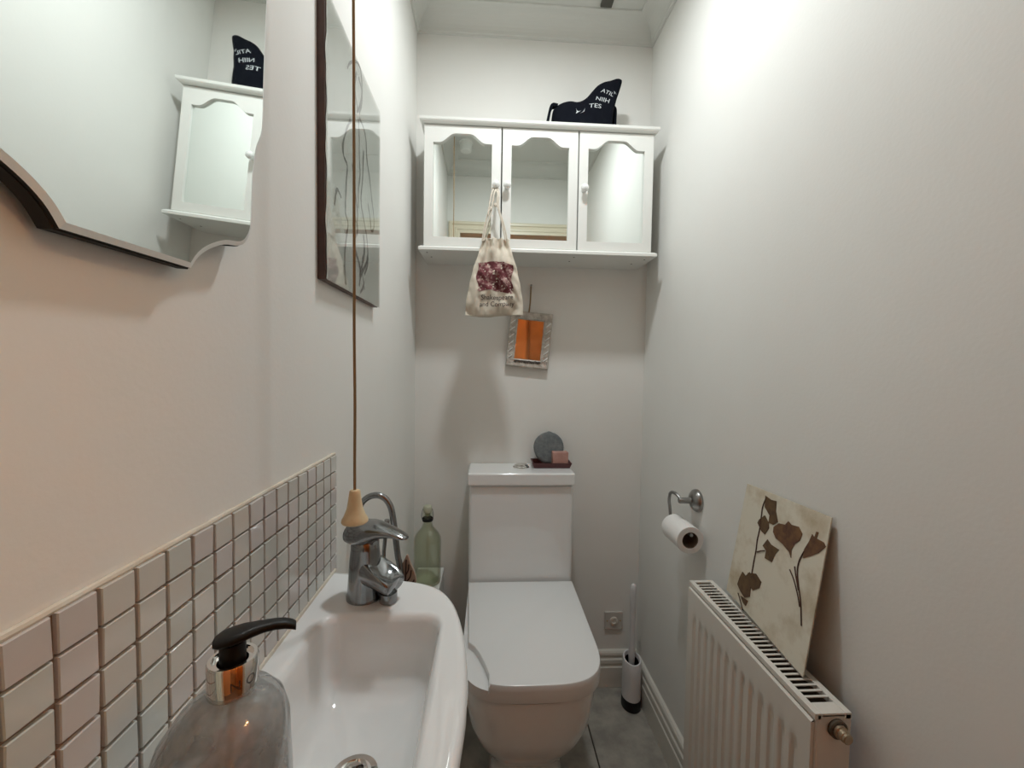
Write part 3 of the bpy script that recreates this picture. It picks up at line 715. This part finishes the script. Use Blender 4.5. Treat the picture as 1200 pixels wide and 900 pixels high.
def strap(pts):
    bm = bmesh.new(); P_ = catmull(pts, 6); rings = []
    for i, p in enumerate(P_):
        t = (P_[min(i+1, len(P_)-1)]-P_[max(i-1, 0)]).normalized(); sd = Vector((0, 1, 0)); nn = t.cross(sd).normalized()
        rings.append([p+nn*0.0045+sd*0.011, p+nn*0.0045-sd*0.011, p-nn*0.0045-sd*0.011, p-nn*0.0045+sd*0.011])
    loft(bm, rings); mk('strap', bm, M['tote'], tot, smooth=True, autos=60)
strap([(0.222, TYC, 2.140), (0.206, TYC, 2.142), (0.197, TYC-0.004, 2.128), (0.190, TYC-0.01, 2.095), (0.184, TYC-0.012, 2.062), (0.183, TYC-0.012, 2.0545)])
strap([(0.414, TYC+0.004, 2.150), (0.4215, TYC, 2.135), (0.4205, TYC-0.004, 2.100), (0.421, TYC-0.004, 2.070), (0.430, TYC-0.004, 2.0545)])

# ------------------------------------------------------------------ small framed mirror on its cord
sm = thing('small_framed_mirror', (0.148, B-0.010, 1.347), 'small silver carved-frame mirror hanging crooked on the back wall', 'mirror')
sm.rotation_euler = (0, math.radians(5), 0)
w, h = 0.0795, 0.104; iw, ih = 0.049, 0.074
def rect(a, b_, y): return [(-a, y, -b_), (a, y, -b_), (a, y, b_), (-a, y, b_)]
bm = bmesh.new(); loft(bm, [rect(w, h, 0.009), rect(w, h, -0.008), rect(w-0.004, h-0.004, -0.012), rect(iw+0.008, ih+0.008, -0.010), rect(iw+0.004, ih+0.004, -0.012), rect(iw, ih, -0.008), rect(iw, ih, -0.003)], True, True, False)
fr = mk('frame', bm, M['frame'], sm, base=(0, 0, 0))
mk('mirror_glass', box(-iw-0.001, iw+0.001, -0.0035, -0.0005, -ih-0.001, ih+0.001), M['mirror'], sm, base=(0, 0, 0))
rnd = random.Random(3)
for k in range(13):   # carved scroll along the bottom rail
    x = -0.045+0.0075*k; z = -ih-0.010+rnd.uniform(-0.002, 0.002)
    bm = bmesh.new(); tube(bm, catmull([(x-0.004, -0.0115, z-0.002), (x-0.001, -0.0125, z+0.004), (x+0.003, -0.0125, z+0.002), (x+0.002, -0.0115, z-0.003)], 4), 0.0019, 6); mk('carved_scroll', bm, M['framed'], fr, base=(0, 0, 0))
for k, (sx, n_) in enumerate(((-1, 6), (1, 6))):
    for i in range(n_):
        z = -0.07+0.026*i; x = sx*(iw+0.018)
        bm = bmesh.new(); tube(bm, catmull([(x-0.008, -0.0112, z-0.006), (x, -0.0125, z+0.002), (x+0.008, -0.0112, z+0.009)], 4), 0.0018, 6); mk('carved_leaf', bm, M['bevel'], fr, base=(0, 0, 0))
mk('hanging_cord', bm_tube(catmull([(-0.012, -0.010, h-0.004), (-0.011, -0.006, h+0.04), (-0.0135, 0.002, h+0.096)], 5), 0.0028, 8), M['rope'], sm, base=(0, 0, 0), smooth=True)
bm = bmesh.new(); tube(bm, [(-0.0135, 0.0105, h+0.098), (-0.0135, -0.004, h+0.100)], [0.002, 0.0035], 10); mk('nail', bm, M['steel'], sm, base=(0, 0, 0))

# ================================================================== TOILET
TCX = 0.118
toi = thing('toilet', (TCX, 1.25, 0), 'white close-coupled toilet with closed chipped lid', 'toilet')
def dshape(hw, yf, yb, cap, z, n=36, p=3.0, cx=TCX):
    """straight back and sides, squared-off rounded front"""
    out = [(cx+hw, yb, z)]
    for k in range(n+1):
        a = PI*k/n; ca, sa = math.cos(a), math.sin(a)
        out.append((cx+hw*abs(ca)**(2/p)*(1 if ca >= 0 else -1), yf+cap*(1-abs(sa)**(2/p)), z))
    out.append((cx-hw, yb, z)); return out
pan = [(0.104, 1.052, 1.545, 0.10, 0.0), (0.104, 1.052, 1.545, 0.10, 0.02), (0.101, 1.056, 1.545, 0.10, 0.14), (0.105, 1.048, 1.545, 0.10, 0.18), (0.122, 1.015, 1.545, 0.13, 0.225), (0.146, 0.975, 1.545, 0.16, 0.275), (0.164, 0.948, 1.545, 0.18, 0.33), (0.173, 0.935, 1.545, 0.19, 0.39), (0.1765, 0.930, 1.545, 0.19, 0.447), (0.1755, 0.931, 1.545, 0.19, 0.4535), (0.168, 0.940, 1.54, 0.18, 0.455)]
bm = bmesh.new(); loft(bm, [dshape(*q[:4], q[4]) for q in pan]); mk('pan', bm, M['ceramic'], toi, smooth=True, autos=50)
HW, LF, LB, LC = 0.1800, 0.924, 1.392, 0.17
# lid with the corner by the basin broken off
full = dshape(HW, LF, LB, LC, 0, 60, 3.4)
chip = [(-0.067, 1.125), (-0.0459, 1.0823), (-0.0293, 1.0647), (-0.0150, 1.036), (-0.0038, 1.0067), (0.003, 0.985), (0.0091, 0.963), (0.0075, 0.90)]
def cutx(y):   # x of the broken edge at depth y
    for (xa, ya), (xb, yb) in zip(chip[:-1], chip[1:]):
        if yb <= y <= ya: return xa+(xb-xa)*(ya-y)/(ya-yb)
    return None
lid_poly = [(p[0], p[1]) for p in full if not (cutx(p[1]) is not None and p[0] < cutx(p[1]))]
i0 = max(i for i, p in enumerate(lid_poly) if p[0] > 0.009 and p[1] < 0.97)
lid_poly = lid_poly[:i0+1] + [(0.0082, 0.925)] + [c_ for c_ in reversed(chip[1:-1])] + lid_poly[i0+1:]
lp = [Vector(p) for p in lid_poly]; lp = [p for i, p in enumerate(lp) if (p-lp[i-1]).length > 1e-5]
ar = sum(lp[i-1].x*lp[i].y-lp[i].x*lp[i-1].y for i in range(len(lp)))
if ar < 0: lp.reverse()
bm = bmesh.new(); i1, i2 = clean_inset(lp, 0.0014), clean_inset(lp, 0.0045)
loft(bm, [[(p.x, p.y, z) for p in q] for q, z in ((lp, 0.4862), (lp, 0.5000), (i1, 0.5035), (i2, 0.5050))]); bmesh.ops.remove_doubles(bm, verts=bm.verts, dist=1e-7); mk('lid', bm, M['plastic'], toi, smooth=True, autos=30)
# lower half of the lid runs on under the chip
bm = bmesh.new(); loft(bm, [dshape(HW-d_, LF+d_, LB-0.001, LC, z, 60, 3.4) for d_, z in ((0.004, 0.4578), (0.0012, 0.460), (0.0, 0.464), (0.0, 0.4780), (0.0004, 0.4861), (0.03, 0.4861))]); mk('lid_rim', bm, M['plastic'], toi, smooth=True, autos=30)
for s in (-1, 1): mk('hinge', bm_lathe([(0.0005, -0.015), (0.009, -0.015), (0.009, 0.015), (0.0005, 0.015)], (TCX+s*0.075, 1.384, 0.487), 16, 'x'), M['chrome2'], toi, smooth=True)
cis = mk('cistern', box(-0.064, 0.299, 1.405, B-0.002, 0.455, 0.8355), M['ceramic'], toi, bevel=0.012)
mk('cistern_lid', box(-0.0685, 0.3025, 1.394, B-0.001, 0.8365, 0.8800), M['ceramic'], cis, bevel=0.006)
bm = bmesh.new(); lathe(bm, [(0.030, 0.0), (0.030, 0.003), (0.0275, 0.005), (0.0255, 0.004)], (0.121, 1.4855, 0.880), 40, cap=False); mk('button_ring', bm, M['chrome2'], cis, smooth=True)
bm = bmesh.new(); lathe(bm, [(0.0250, 0.0), (0.0250, 0.008), (0.020, 0.0125), (0.010, 0.0150), (0.0005, 0.0155)], (0.121, 1.4855, 0.880), 40); mk('flush_button', bm, M['chrome2'], cis, smooth=True)

# on the cistern: tray, pumice disc, soap
tx0, tx1, ty0, ty1, tz0 = 0.160, 0.304, 1.462, 1.546, 0.8806
def rc(o, z, f=0): return [(tx0+o, ty0+o, z), (tx1-o, ty0+o, z), (tx1-o, ty1-o, z), (tx0+o, ty1-o, z)]
bm = bmesh.new(); loft(bm, [rc(0.007, tz0), rc(0.0, tz0+0.019), rc(0.003, tz0+0.019), rc(0.011, tz0+0.005)])
tr = put(mk('soap_tray', bm, M['tray'], bevel=0.0008), ((tx0+tx1)/2, (ty0+ty1)/2, tz0)); tag(tr, 'small dark red wooden tray on the cistern lid', 'tray')
zt = tz0+0.0055
bm = bmesh.new()
rings = []
for h, s in ((-0.011, 0.80), (-0.010, 0.93), (-0.005, 1.0), (0.005, 1.0), (0.010, 0.93), (0.011, 0.80)):
    rings.append([(s*0.0555*math.cos(a)*(1+0.02*math.sin(3*a)), h, s*0.0590*math.sin(a)*(1+0.015*math.sin(2*a+1))+(0.004*math.exp(-((a-1.52)/0.09)**2))) for a in [2*PI*k/48 for k in range(48)]])
loft(bm, rings)
stn = mk('pumice_stone', bm, M['stone'], smooth=True, autos=60); stn.location = (0.2245, 1.512, zt+0.0605); stn.rotation_euler = (math.radians(-14), 0, 0)
tag(stn, 'dark grey round pumice disc propped upright in the tray', 'pumice stone')
bm = box(-0.029, 0.029, -0.013, 0.013, 0, 0.052); so = mk('soap_bar', bm, M['soap'], bevel=0.003); so.location = (0.2625, 1.484, zt+0.0003); so.rotation_euler = (0, 0, math.radians(4))
tag(so, 'pink soap block standing on edge before the pumice disc', 'soap')
md = so.modifiers.new('s', 'SUBSURF'); md.levels = md.render_levels = 0

# ------------------------------------------------------------------ boxing beside the cistern with bottle, ornament; chrome stand
bxg = mk('pipe_boxing', box(L+0.0185, -0.160, 1.315, B-0.0185, 0, 0.486), M['box'], bevel=0.002); put(bxg, (-0.21, 1.43, 0)); tag(bxg, 'low white painted boxing in the corner beside the cistern', 'boxing')
BX, BYY, BZ = -0.2075, 1.430, 0.4865
bot = thing('swing_top_bottle', (BX, BYY, BZ), 'empty pale green swing-top glass bottle standing on white boxing', 'bottle')
pr_o = [(0.0005, 0.002), (0.038, 0.0), (0.0455, 0.004), (0.047, 0.014), (0.047, 0.148), (0.0455, 0.160), (0.040, 0.172), (0.030, 0.185), (0.0205, 0.196), (0.0155, 0.210), (0.0145, 0.232), (0.0170, 0.234), (0.0170, 0.246), (0.0120, 0.248)]
pr_i = [(max(r-0.004, 0.0005), h) for r, h in reversed(pr_o[1:-1])]
pr_i[-1] = (0.0005, 0.007); pr_i[-2] = (0.041, 0.010)
mk('glass', bm_lathe(pr_o+[(0.010, 0.246)]+pr_i[2:], (BX, BYY, BZ), 48), M['bottle'], bot, smooth=True)
bm = bmesh.new(); lathe(bm, [(0.0085, 0.236), (0.0090, 0.249), (0.0150, 0.250), (0.0155, 0.255), (0.0150, 0.268), (0.012, 0.272), (0.005, 0.274), (0.0005, 0.274)], (BX, BYY, BZ), 24); mk('stopper', bm, M['cork'], bot, smooth=True)
mk('wire_collar', bm_lathe([(0.0172, 0.218), (0.0180, 0.219), (0.0180, 0.229), (0.0172, 0.230)], (BX, BYY, BZ), 24, cap=False), M['black'], bot)
for s in (-1, 1): mk('bail_wire', bm_tube(catmull([(BX+s*0.0185, BYY, BZ+0.222), (BX+s*0.020, BYY-0.006, BZ+0.240), (BX+s*0.0165, BYY, BZ+0.258), (BX+s*0.012, BYY, BZ+0.264)], 5), 0.0014, 6), M['steel'], bot)
bm = bmesh.new()
for a, l in ((0, 0.052), (0.35, 0.045), (-0.4, 0.043)):
    pass
ox, oy, OZ = at(475, 662, 'y', 0.838).x, 0.8375, at(475, 650, 'y', 0.838).z-0.078
orn = thing('leaf_ornament', (ox, oy, OZ), 'small pinkish leaf-shaped ornament with dark veins hanging against the chrome stand', 'ornament')
leaf = [(-0.010, 0), (-0.017, 0.020), (-0.014, 0.042), (-0.003, 0.066), (0.004, 0.078), (0.010, 0.062), (0.019, 0.040), (0.022, 0.020), (0.014, 0.0)]
mk('leaf_body', bm_prism([(ox+p.x, oy, OZ+p.y) for p in catmull([(a, b_, 0) for a, b_ in leaf], 4)], (0, 0.006, 0)), M['orn'], orn, bevel=0.0015)
for s in ([(0.002, 0.004), (0.001, 0.03), (0.002, 0.068)], [(0.001, 0.020), (0.010, 0.032), (0.012, 0.046)], [(0.001, 0.018), (-0.008, 0.030), (-0.009, 0.044)], [(0.003, 0.008), (0.012, 0.014), (0.018, 0.026)], [(0.001, 0.036), (0.006, 0.046), (0.007, 0.058)]):
    mk('vein', bm_tube(catmull([(ox+a, oy-0.0005, OZ+b_) for a, b_ in s], 4), 0.0014, 6), M['ornd'], orn)

GY = 0.83
gs = thing('chrome_roll_stand', (-0.176, GY, 0), 'slender chrome gooseneck stand rising behind the basin', 'stand')
gp = [at(a, b_, 'y', GY) for a, b_ in ((421, 596), (425, 588), (433, 582), (443, 580.5), (452, 585), (458, 595), (461, 610), (463.5, 630), (466, 650), (469, 672))]
gp += [Vector((gp[-1].x+0.002, GY, 0.70)), Vector((gp[-1].x+0.002, GY, 0.02))]
mk('gooseneck', bm_tube(catmull(gp, 6), 0.0062, 14), M['chrome'], gs, smooth=True)
sp_ = [at(a, b_, 'y', GY-0.006) for a, b_ in ((453.5, 612), (452.5, 622), (450.5, 640), (449.5, 668))]
sp_ += [Vector((sp_[-1].x, GY-0.006, 0.55))]
mk('side_rod', bm_tube(catmull(sp_, 5), 0.0038, 10), M['chrome'], gs, smooth=True)
mk('rod_cap', bm_tube([at(453.6, 609, 'y', GY-0.006), at(452.9, 618, 'y', GY-0.006)], 0.0052, 12), M['steel'], gs, smooth=True)
j0 = at(452.5, 620, 'y', GY-0.003); j1 = at(463, 622, 'y', GY)
mk('bracket', bm_tube([j0, j1], 0.0045, 10), M['chrome'], gs, smooth=True)
bx_ = gp[-1].x
mk('lower_bracket', bm_tube([Vector((sp_[-1].x, GY-0.006, 0.56)), Vector((bx_, GY, 0.56))], 0.004, 10), M['chrome'], gs, smooth=True)
mk('base', bm_lathe([(0.0005, 0.0), (0.068, 0.0), (0.070, 0.004), (0.066, 0.010), (0.02, 0.016), (0.010, 0.028), (0.0005, 0.028)], (bx_, GY, 0.0008), 40), M['chrome'], gs, smooth=True)

# ------------------------------------------------------------------ toilet brush, socket
RX, RY = 0.5400, 1.452
br = thing('toilet_brush', (RX, RY, 0), 'white toilet brush in slant-topped holder with black base', 'toilet brush')
def oval(rx, ry, z, slant=0, n=36): return [(RX+rx*math.cos(a), RY+ry*math.sin(a), (z(math.sin(a)) if callable(z) else z)) for a in [2*PI*k/n for k in range(n)]]
mk('base', (lambda bm: (loft(bm, [oval(0.034, 0.040, 0.0008), oval(0.035, 0.041, 0.004), oval(0.0345, 0.0405, 0.038)]), bm)[1])(bmesh.new()), M['black'], br, smooth=True)
topz = lambda s: 0.178+0.006*s
bm = bmesh.new(); loft(bm, [oval(0.0335, 0.0395, 0.0385), oval(0.033, 0.039, 0.12), oval(0.0325, 0.0385, topz), oval(0.0315, 0.037, lambda s: topz(s)+0.003), oval(0.027, 0.032, lambda s: topz(s)+0.003), oval(0.0255, 0.0305, lambda s: topz(s)-0.003), oval(0.025, 0.030, 0.045)], True, True, True); mk('holder', bm, M['brushw'], br, smooth=True, autos=60)
mk('holder_liner', (lambda bm: (loft(bm, [oval(0.0252, 0.0302, lambda s: topz(s)-0.012), oval(0.0247, 0.0297, lambda s: topz(s)-0.012), oval(0.0247, 0.0297, 0.047)], True, False, True), bm)[1])(bmesh.new()), M['black'], br, smooth=True)
mk('handle', bm_lathe([(0.010, 0.10), (0.0105, 0.16), (0.0115, 0.18), (0.0118, 0.21), (0.0095, 0.25), (0.0098, 0.34), (0.0115, 0.415), (0.0118, 0.438), (0.009, 0.450), (0.004, 0.456), (0.0005, 0.457)], (RX, RY+0.004, 0), 24), M['brushw'], br, smooth=True)
mk('bristles', bm_lathe([(0.010, 0.05), (0.022, 0.055), (0.023, 0.11), (0.012, 0.12)], (RX, RY+0.002, 0), 20), M['brushw'], br)
so_ = thing('wall_socket', (0.499, B, 0.260), 'small square beige wall outlet plate low beside the toilet', 'wall outlet')
mk('plate', box(0.4635, 0.5345, B-0.008, B, 0.2245, 0.2955), M['socket'], so_, bevel=0.003)
bm = bmesh.new(); lathe(bm, [(0.016, 0.0), (0.016, -0.0105), (0.014, -0.012), (0.009, -0.012), (0.008, -0.010), (0.0005, -0.010)], (0.499, B, 0.260), 28, 'y'); mk('outlet_ring', bm, M['trim'], so_, smooth=True)
for s in (-1, 1): mk('screw', bm_lathe([(0.003, -0.007), (0.003, -0.0088), (0.0005, -0.0088)], (0.499+s*0.026, B, 0.260), 12, 'y'), M['brass'], so_)

# ------------------------------------------------------------------ toilet roll holder and roll
HYc, HZc = 1.122, 0.874
th = thing('toilet_roll_holder', (XR, HYc, HZc), 'brushed steel hook-arm toilet roll holder on the right wall', 'roll holder')
mk('wall_rose', bm_lathe([(0.0315, 0.0), (0.032, -0.004), (0.030, -0.010), (0.024, -0.016), (0.013, -0.021), (0.0005, -0.021)], (XR, HYc, HZc), 36, 'x'), M['steel'], th, smooth=True)
mk('post', bm_lathe([(0.0085, -0.018), (0.0085, -0.052), (0.0075, -0.055), (0.0005, -0.055)], (XR, HYc, HZc), 20, 'x'), M['steel'], th, smooth=True)
RXc, RZc = 0.546, 0.7845
arm = [(XR-0.047, HYc, HZc), (0.541, HYc+0.022, HZc+0.013), (0.538, HYc+0.048, HZc+0.008), (0.541, HYc+0.064, HZc-0.018), (RXc-0.001, HYc+0.066, HZc-0.045), (RXc, HYc+0.062, RZc+0.022), (RXc, HYc+0.050, RZc+0.0165), (RXc, HYc+0.03, RZc+0.0160), (RXc, 1.075, RZc+0.0160), (RXc, 1.060, RZc+0.0165), (RXc, 1.056, RZc+0.0165)]
mk('hook_arm', bm_tube(catmull(arm, 6), 0.0045, 12), M['steel'], th, smooth=True)
ro_ = thing('toilet_roll', (RXc, 1.112, RZc), 'white toilet paper roll hanging on the steel hook arm', 'toilet roll')
mk('paper', bm_lathe([(0.0222, -0.050), (0.0360, -0.050), (0.0370, -0.049), (0.0370, 0.049), (0.0360, 0.050), (0.0222, 0.050), (0.0222, -0.050)], (RXc, 1.112, RZc), 44, 'y', cap=False), M['paper'], ro_, smooth=True)
mk('core', bm_lathe([(0.0220, -0.0495), (0.0208, -0.0495), (0.0208, 0.0495), (0.0220, 0.0495)], (RXc, 1.112, RZc), 36, 'y', cap=False), M['tube'], ro_, smooth=True)

# ================================================================== RADIATOR
rx0, rx1, ry0, ry1, rz0, rz1 = 0.501, 0.563, 0.586, 0.975, 0.130, 0.720
ra = thing('panel_radiator', (0.53, 0.78, rz0), 'white ribbed panel radiator with slotted top on the right wall', 'radiator')
ny, nzv = 156, 40
bm = bmesh.new()
def xf(y, z):
    t = (y-ry0-0.020)/(ry1-ry0-0.040)
    e = min(1, max(0, (z-rz0-0.035)/0.030))*min(1, max(0, (rz1-0.060-z)/0.030))
    e = e*e*(3-2*e)
    if t <= 0 or t >= 1: return rx0
    n_ = 13; ph = (t*n_) % 1.0
    gr = min(1, max(0, (abs(ph-0.5)-0.16)/0.14))      # 0 in the channel, 1 on the land
    return rx0+0.0050*e*(1-gr)
zs = [rz0+0.012, rz0+0.03]+[rz0+0.035+0.03*k/5 for k in range(6)]+[rz0+0.12, rz0+0.25, rz0+0.38, rz1-0.12]+[rz1-0.090+0.030*k/5 for k in range(6)]+[rz1-0.04, rz1-0.016]
g_ = [[bm.verts.new((xf(ry0+(ry1-ry0)*i/ny, z), ry0+(ry1-ry0)*i/ny, z)) for i in range(ny+1)] for z in zs]
for k in range(len(zs)-1):
    for i in range(ny): bm.faces.new((g_[k][i], g_[k][i+1], g_[k+1][i+1], g_[k+1][i]))
# turn the sheet's edges back
for row, dz_ in ((g_[-1], 0.003), (g_[0], -0.003)):
    b2 = [bm.verts.new((v.co.x+0.004, v.co.y, v.co.z+dz_)) for v in row]; b3 = [bm.verts.new((v.co.x+0.012, v.co.y, v.co.z+dz_)) for v in row]
    for i in range(ny):
        bm.faces.new((row[i], row[i+1], b2[i+1], b2[i])); bm.faces.new((b2[i], b2[i+1], b3[i+1], b3[i]))
for col_, s in ((0, -1), (ny, 1)):
    a = [g_[k][col_] for k in range(len(zs))]; b2 = [bm.verts.new((v.co.x+0.012, v.co.y, v.co.z)) for v in a]
    for k in range(len(zs)-1): bm.faces.new((a[k], a[k+1], b2[k+1], b2[k]))
mk('front_panel', bm, M['rad'], ra, smooth=True, autos=35)
bm = bmesh.new(); bx(bm, rx0+0.0085, rx0+0.0125, ry0+0.004, ry1-0.004, rz0+0.012, rz1-0.02); bx(bm, rx1-0.0045, rx1-0.001, ry0+0.004, ry1-0.004, rz0+0.012, rz1-0.02)
for k in range(18): bx(bm, rx0+0.0125, rx1-0.0045, ry0+0.02+k*0.0205, ry0+0.021+k*0.0205, rz0+0.04, rz1-0.05)
mk('convector_fins', bm, M['radin'], ra)
for y, s in ((ry0, 1), (ry1, -1)):
    y2 = y+s*0.003
    mk('side_panel', box(rx0+0.006, rx1, min(y-s*0.004, y2), max(y-s*0.004, y2), rz0+0.01, rz1-0.001), M['rad'], ra, bevel=0.002)
# top grille: frame rails and slats
gr_ = bpy.data.objects.new('top_grille', None)
bm = bmesh.new(); ya, yb = ry0-0.004, ry1+0.004
bx(bm, rx0+0.003, rx0+0.0135, ya, yb, rz1-0.010, rz1); bx(bm, rx1-0.0105, rx1, ya, yb, rz1-0.010, rz1); bx(bm, rx0+0.0135, rx1-0.0105, ya, ya+0.022, rz1-0.006, rz1); bx(bm, rx0+0.0135, rx1-0.0105, yb-0.010, yb, rz1-0.006, rz1)
gr_ = mk('top_grille', bm, M['rad'], ra, bevel=0.001)
ns = 30; y_a, y_b = ya+0.022, yb-0.010; pitch = (y_b-y_a)/(ns+0.0)
for k in range(1, ns): mk('slat', box(rx0+0.0130, rx1-0.0100, y_a+k*pitch-0.0021, y_a+k*pitch+0.0021, rz1-0.0020, rz1-0.0006), M['rad'], gr_)
cx_, cz_ = 0.5385, 0.697
pl = mk('blanking_plug', bm_lathe([(0.0005, 0.003), (0.0140, 0.003), (0.0145, -0.001), (0.0145, -0.006), (0.0125, -0.0075), (0.0005, -0.0075)], (cx_, ry0-0.003, cz_), 28, 'y'), M['radin'], ra, smooth=True)
mk('bleed_valve', bm_lathe([(0.0105, -0.006), (0.0105, -0.011), (0.0085, -0.0125), (0.0085, -0.0185), (0.0076, -0.0195), (0.0076, -0.0225), (0.0060, -0.0235), (0.0030, -0.0228), (0.0005, -0.0228)], (cx_, ry0-0.003, cz_), 12, 'y'), mat('dull_brass', (0.42, 0.33, 0.23), 0.4, 0.8), pl, smooth=True)
for y in (ry0+0.07, ry1-0.07): mk('wall_bracket', box(rx1-0.002, XR, y-0.012, y+0.012, 0.20, 0.64), M['rad'], ra)
for y in (ry0-0.022, ry1+0.022):
    vv = mk('lockshield_valve', bm_lathe([(0.009, -0.002), (0.011, 0.0), (0.011, 0.03), (0.009, 0.036), (0.0085, 0.058), (0.007, 0.062), (0.0005, 0.062)], (0.535, y, 0.135), 18), M['brushw'], ra, smooth=True)
    mk('pipe', bm_tube([(0.535, y, 0.002), (0.535, y, 0.136)], 0.0075, 12), M['brass'], vv, smooth=True)
    mk('tail', bm_tube([(0.535, y, 0.150), (0.535, y+(0.024 if y < 0.78 else -0.024), 0.150)], 0.008, 12), M['brass'], vv, smooth=True)

# ------------------------------------------------------------------ card of pressed flowers leaning on the wall
BL, BR = Vector((0.5585, 0.908, 0.7345)), Vector((0.5410, 0.6515, 0.7225))
TL, TR = Vector((0.5895, 0.893, 0.9870)), Vector((0.5895, 0.6625, 0.9935))
crd = thing('pressed_flower_card', (0.55, 0.78, 0.7225), 'stained cream card of brown pressed flowers leaning on the radiator', 'card')
def cp(u, v): return (BL*(1-u)+BR*u)*(1-v)+(TL*(1-u)+TR*u)*v
NRM = (BR-BL).cross(TL-BL).normalized()
if NRM.x > 0: NRM = -NRM
bm = bmesh.new(); N_ = 10
fr_ = [[bm.verts.new(cp(i/N_, k/N_)+NRM*0.002) for i in range(N_+1)] for k in range(N_+1)]
bk_ = [[bm.verts.new(cp(i/N_, k/N_)) for i in range(N_+1)] for k in range(N_+1)]
for k in range(N_):
    for i in range(N_):
        bm.faces.new((fr_[k][i], fr_[k][i+1], fr_[k+1][i+1], fr_[k+1][i])); bm.faces.new((bk_[k][i], bk_[k+1][i], bk_[k+1][i+1], bk_[k][i+1]))
for i in range(N_):
    bm.faces.new((fr_[0][i], bk_[0][i], bk_[0][i+1], fr_[0][i+1])); bm.faces.new((fr_[N_][i], fr_[N_][i+1], bk_[N_][i+1], bk_[N_][i]))
    bm.faces.new((fr_[i][0], fr_[i+1][0], bk_[i+1][0], bk_[i][0])); bm.faces.new((fr_[i][N_], bk_[i][N_], bk_[i+1][N_], fr_[i+1][N_]))
sheet = mk('card_sheet', bm, M['card'], crd)
cb = world_bvh(sheet)
def oncard(X, Y, off=0.0003):
    px, py = 840+X/4.094, 560+Y/4.094
    d = (FWD+(px-600)/F_PX*RIGHT-(py-450)/F_PX*UP).normalized()
    h_ = cb.ray_cast(EYE, d)
    p = h_[0] if h_[0] is not None else EYE+d*((0.565-EYE.x)/d.x)
    return p+NRM*off
LEAVES = [[(235, 85), (262, 105), (288, 112), (285, 160), (295, 212), (272, 225), (250, 215), (255, 180), (232, 140)],
          [(232, 180), (250, 215), (252, 240), (232, 272), (215, 255), (197, 215), (205, 200)],
          [(245, 295), (262, 320), (300, 345), (282, 365), (265, 405), (232, 385), (238, 350), (222, 325)],
          [(110, 480), (125, 450), (140, 470), (160, 452), (165, 520), (160, 570), (135, 575), (115, 545), (100, 510)],
          [(150, 455), (190, 460), (215, 500), (205, 530), (175, 540), (160, 520)],
          [(115, 565), (130, 575), (150, 590), (140, 615), (128, 600)]]
FLOW = [[(275, 235), (300, 218), (330, 225), (345, 208), (360, 225), (395, 235), (412, 268), (400, 300), (375, 318), (360, 345), (358, 385), (348, 355), (318, 318), (285, 290), (272, 260)],
        [(480, 290), (515, 310), (525, 330), (490, 360), (450, 375), (415, 385), (420, 345), (445, 305), (460, 270), (470, 285), (480, 258), (490, 262)]]
for nm, sets, mt in (('pressed_leaf', LEAVES, M['leafb']), ('pressed_flower', FLOW, M['petal'])):
    for pl_ in sets: mk(nm, bm_prism([oncard(a, b_, 0.0002) for a, b_ in pl_], NRM*0.0010), mt, crd)
STEMS = [[(240, 95), (222, 140), (214, 200), (208, 245), (196, 300), (190, 350), (180, 400), (170, 460)], [(104, 552), (118, 600), (130, 650), (143, 700)], [(105, 610), (108, 660)], [(422, 352), (398, 398), (389, 450), (395, 520), (405, 600), (408, 710)],
         [(352, 440), (372, 490), (390, 560), (400, 620)], [(376, 425), (382, 470), (394, 540)], [(195, 356), (215, 350), (232, 350)]]
for s in STEMS: mk('pressed_stem', bm_tube([oncard(p.x, p.y, 0.0010) for p in catmull([(a, b_, 0) for a, b_ in s], 4)], 0.0012, 6), M['stem'], crd)

# ------------------------------------------------------------------ small vent in the ceiling corner
vt = mk('ceiling_vent', box(0.372, 0.412, 1.400, 1.4755, CEIL-0.010, CEIL), M['vent'], bevel=0.001); put(vt, (0.392, 1.44, CEIL)); tag(vt, 'small dark grey vent on the ceiling above the cabinet', 'vent')
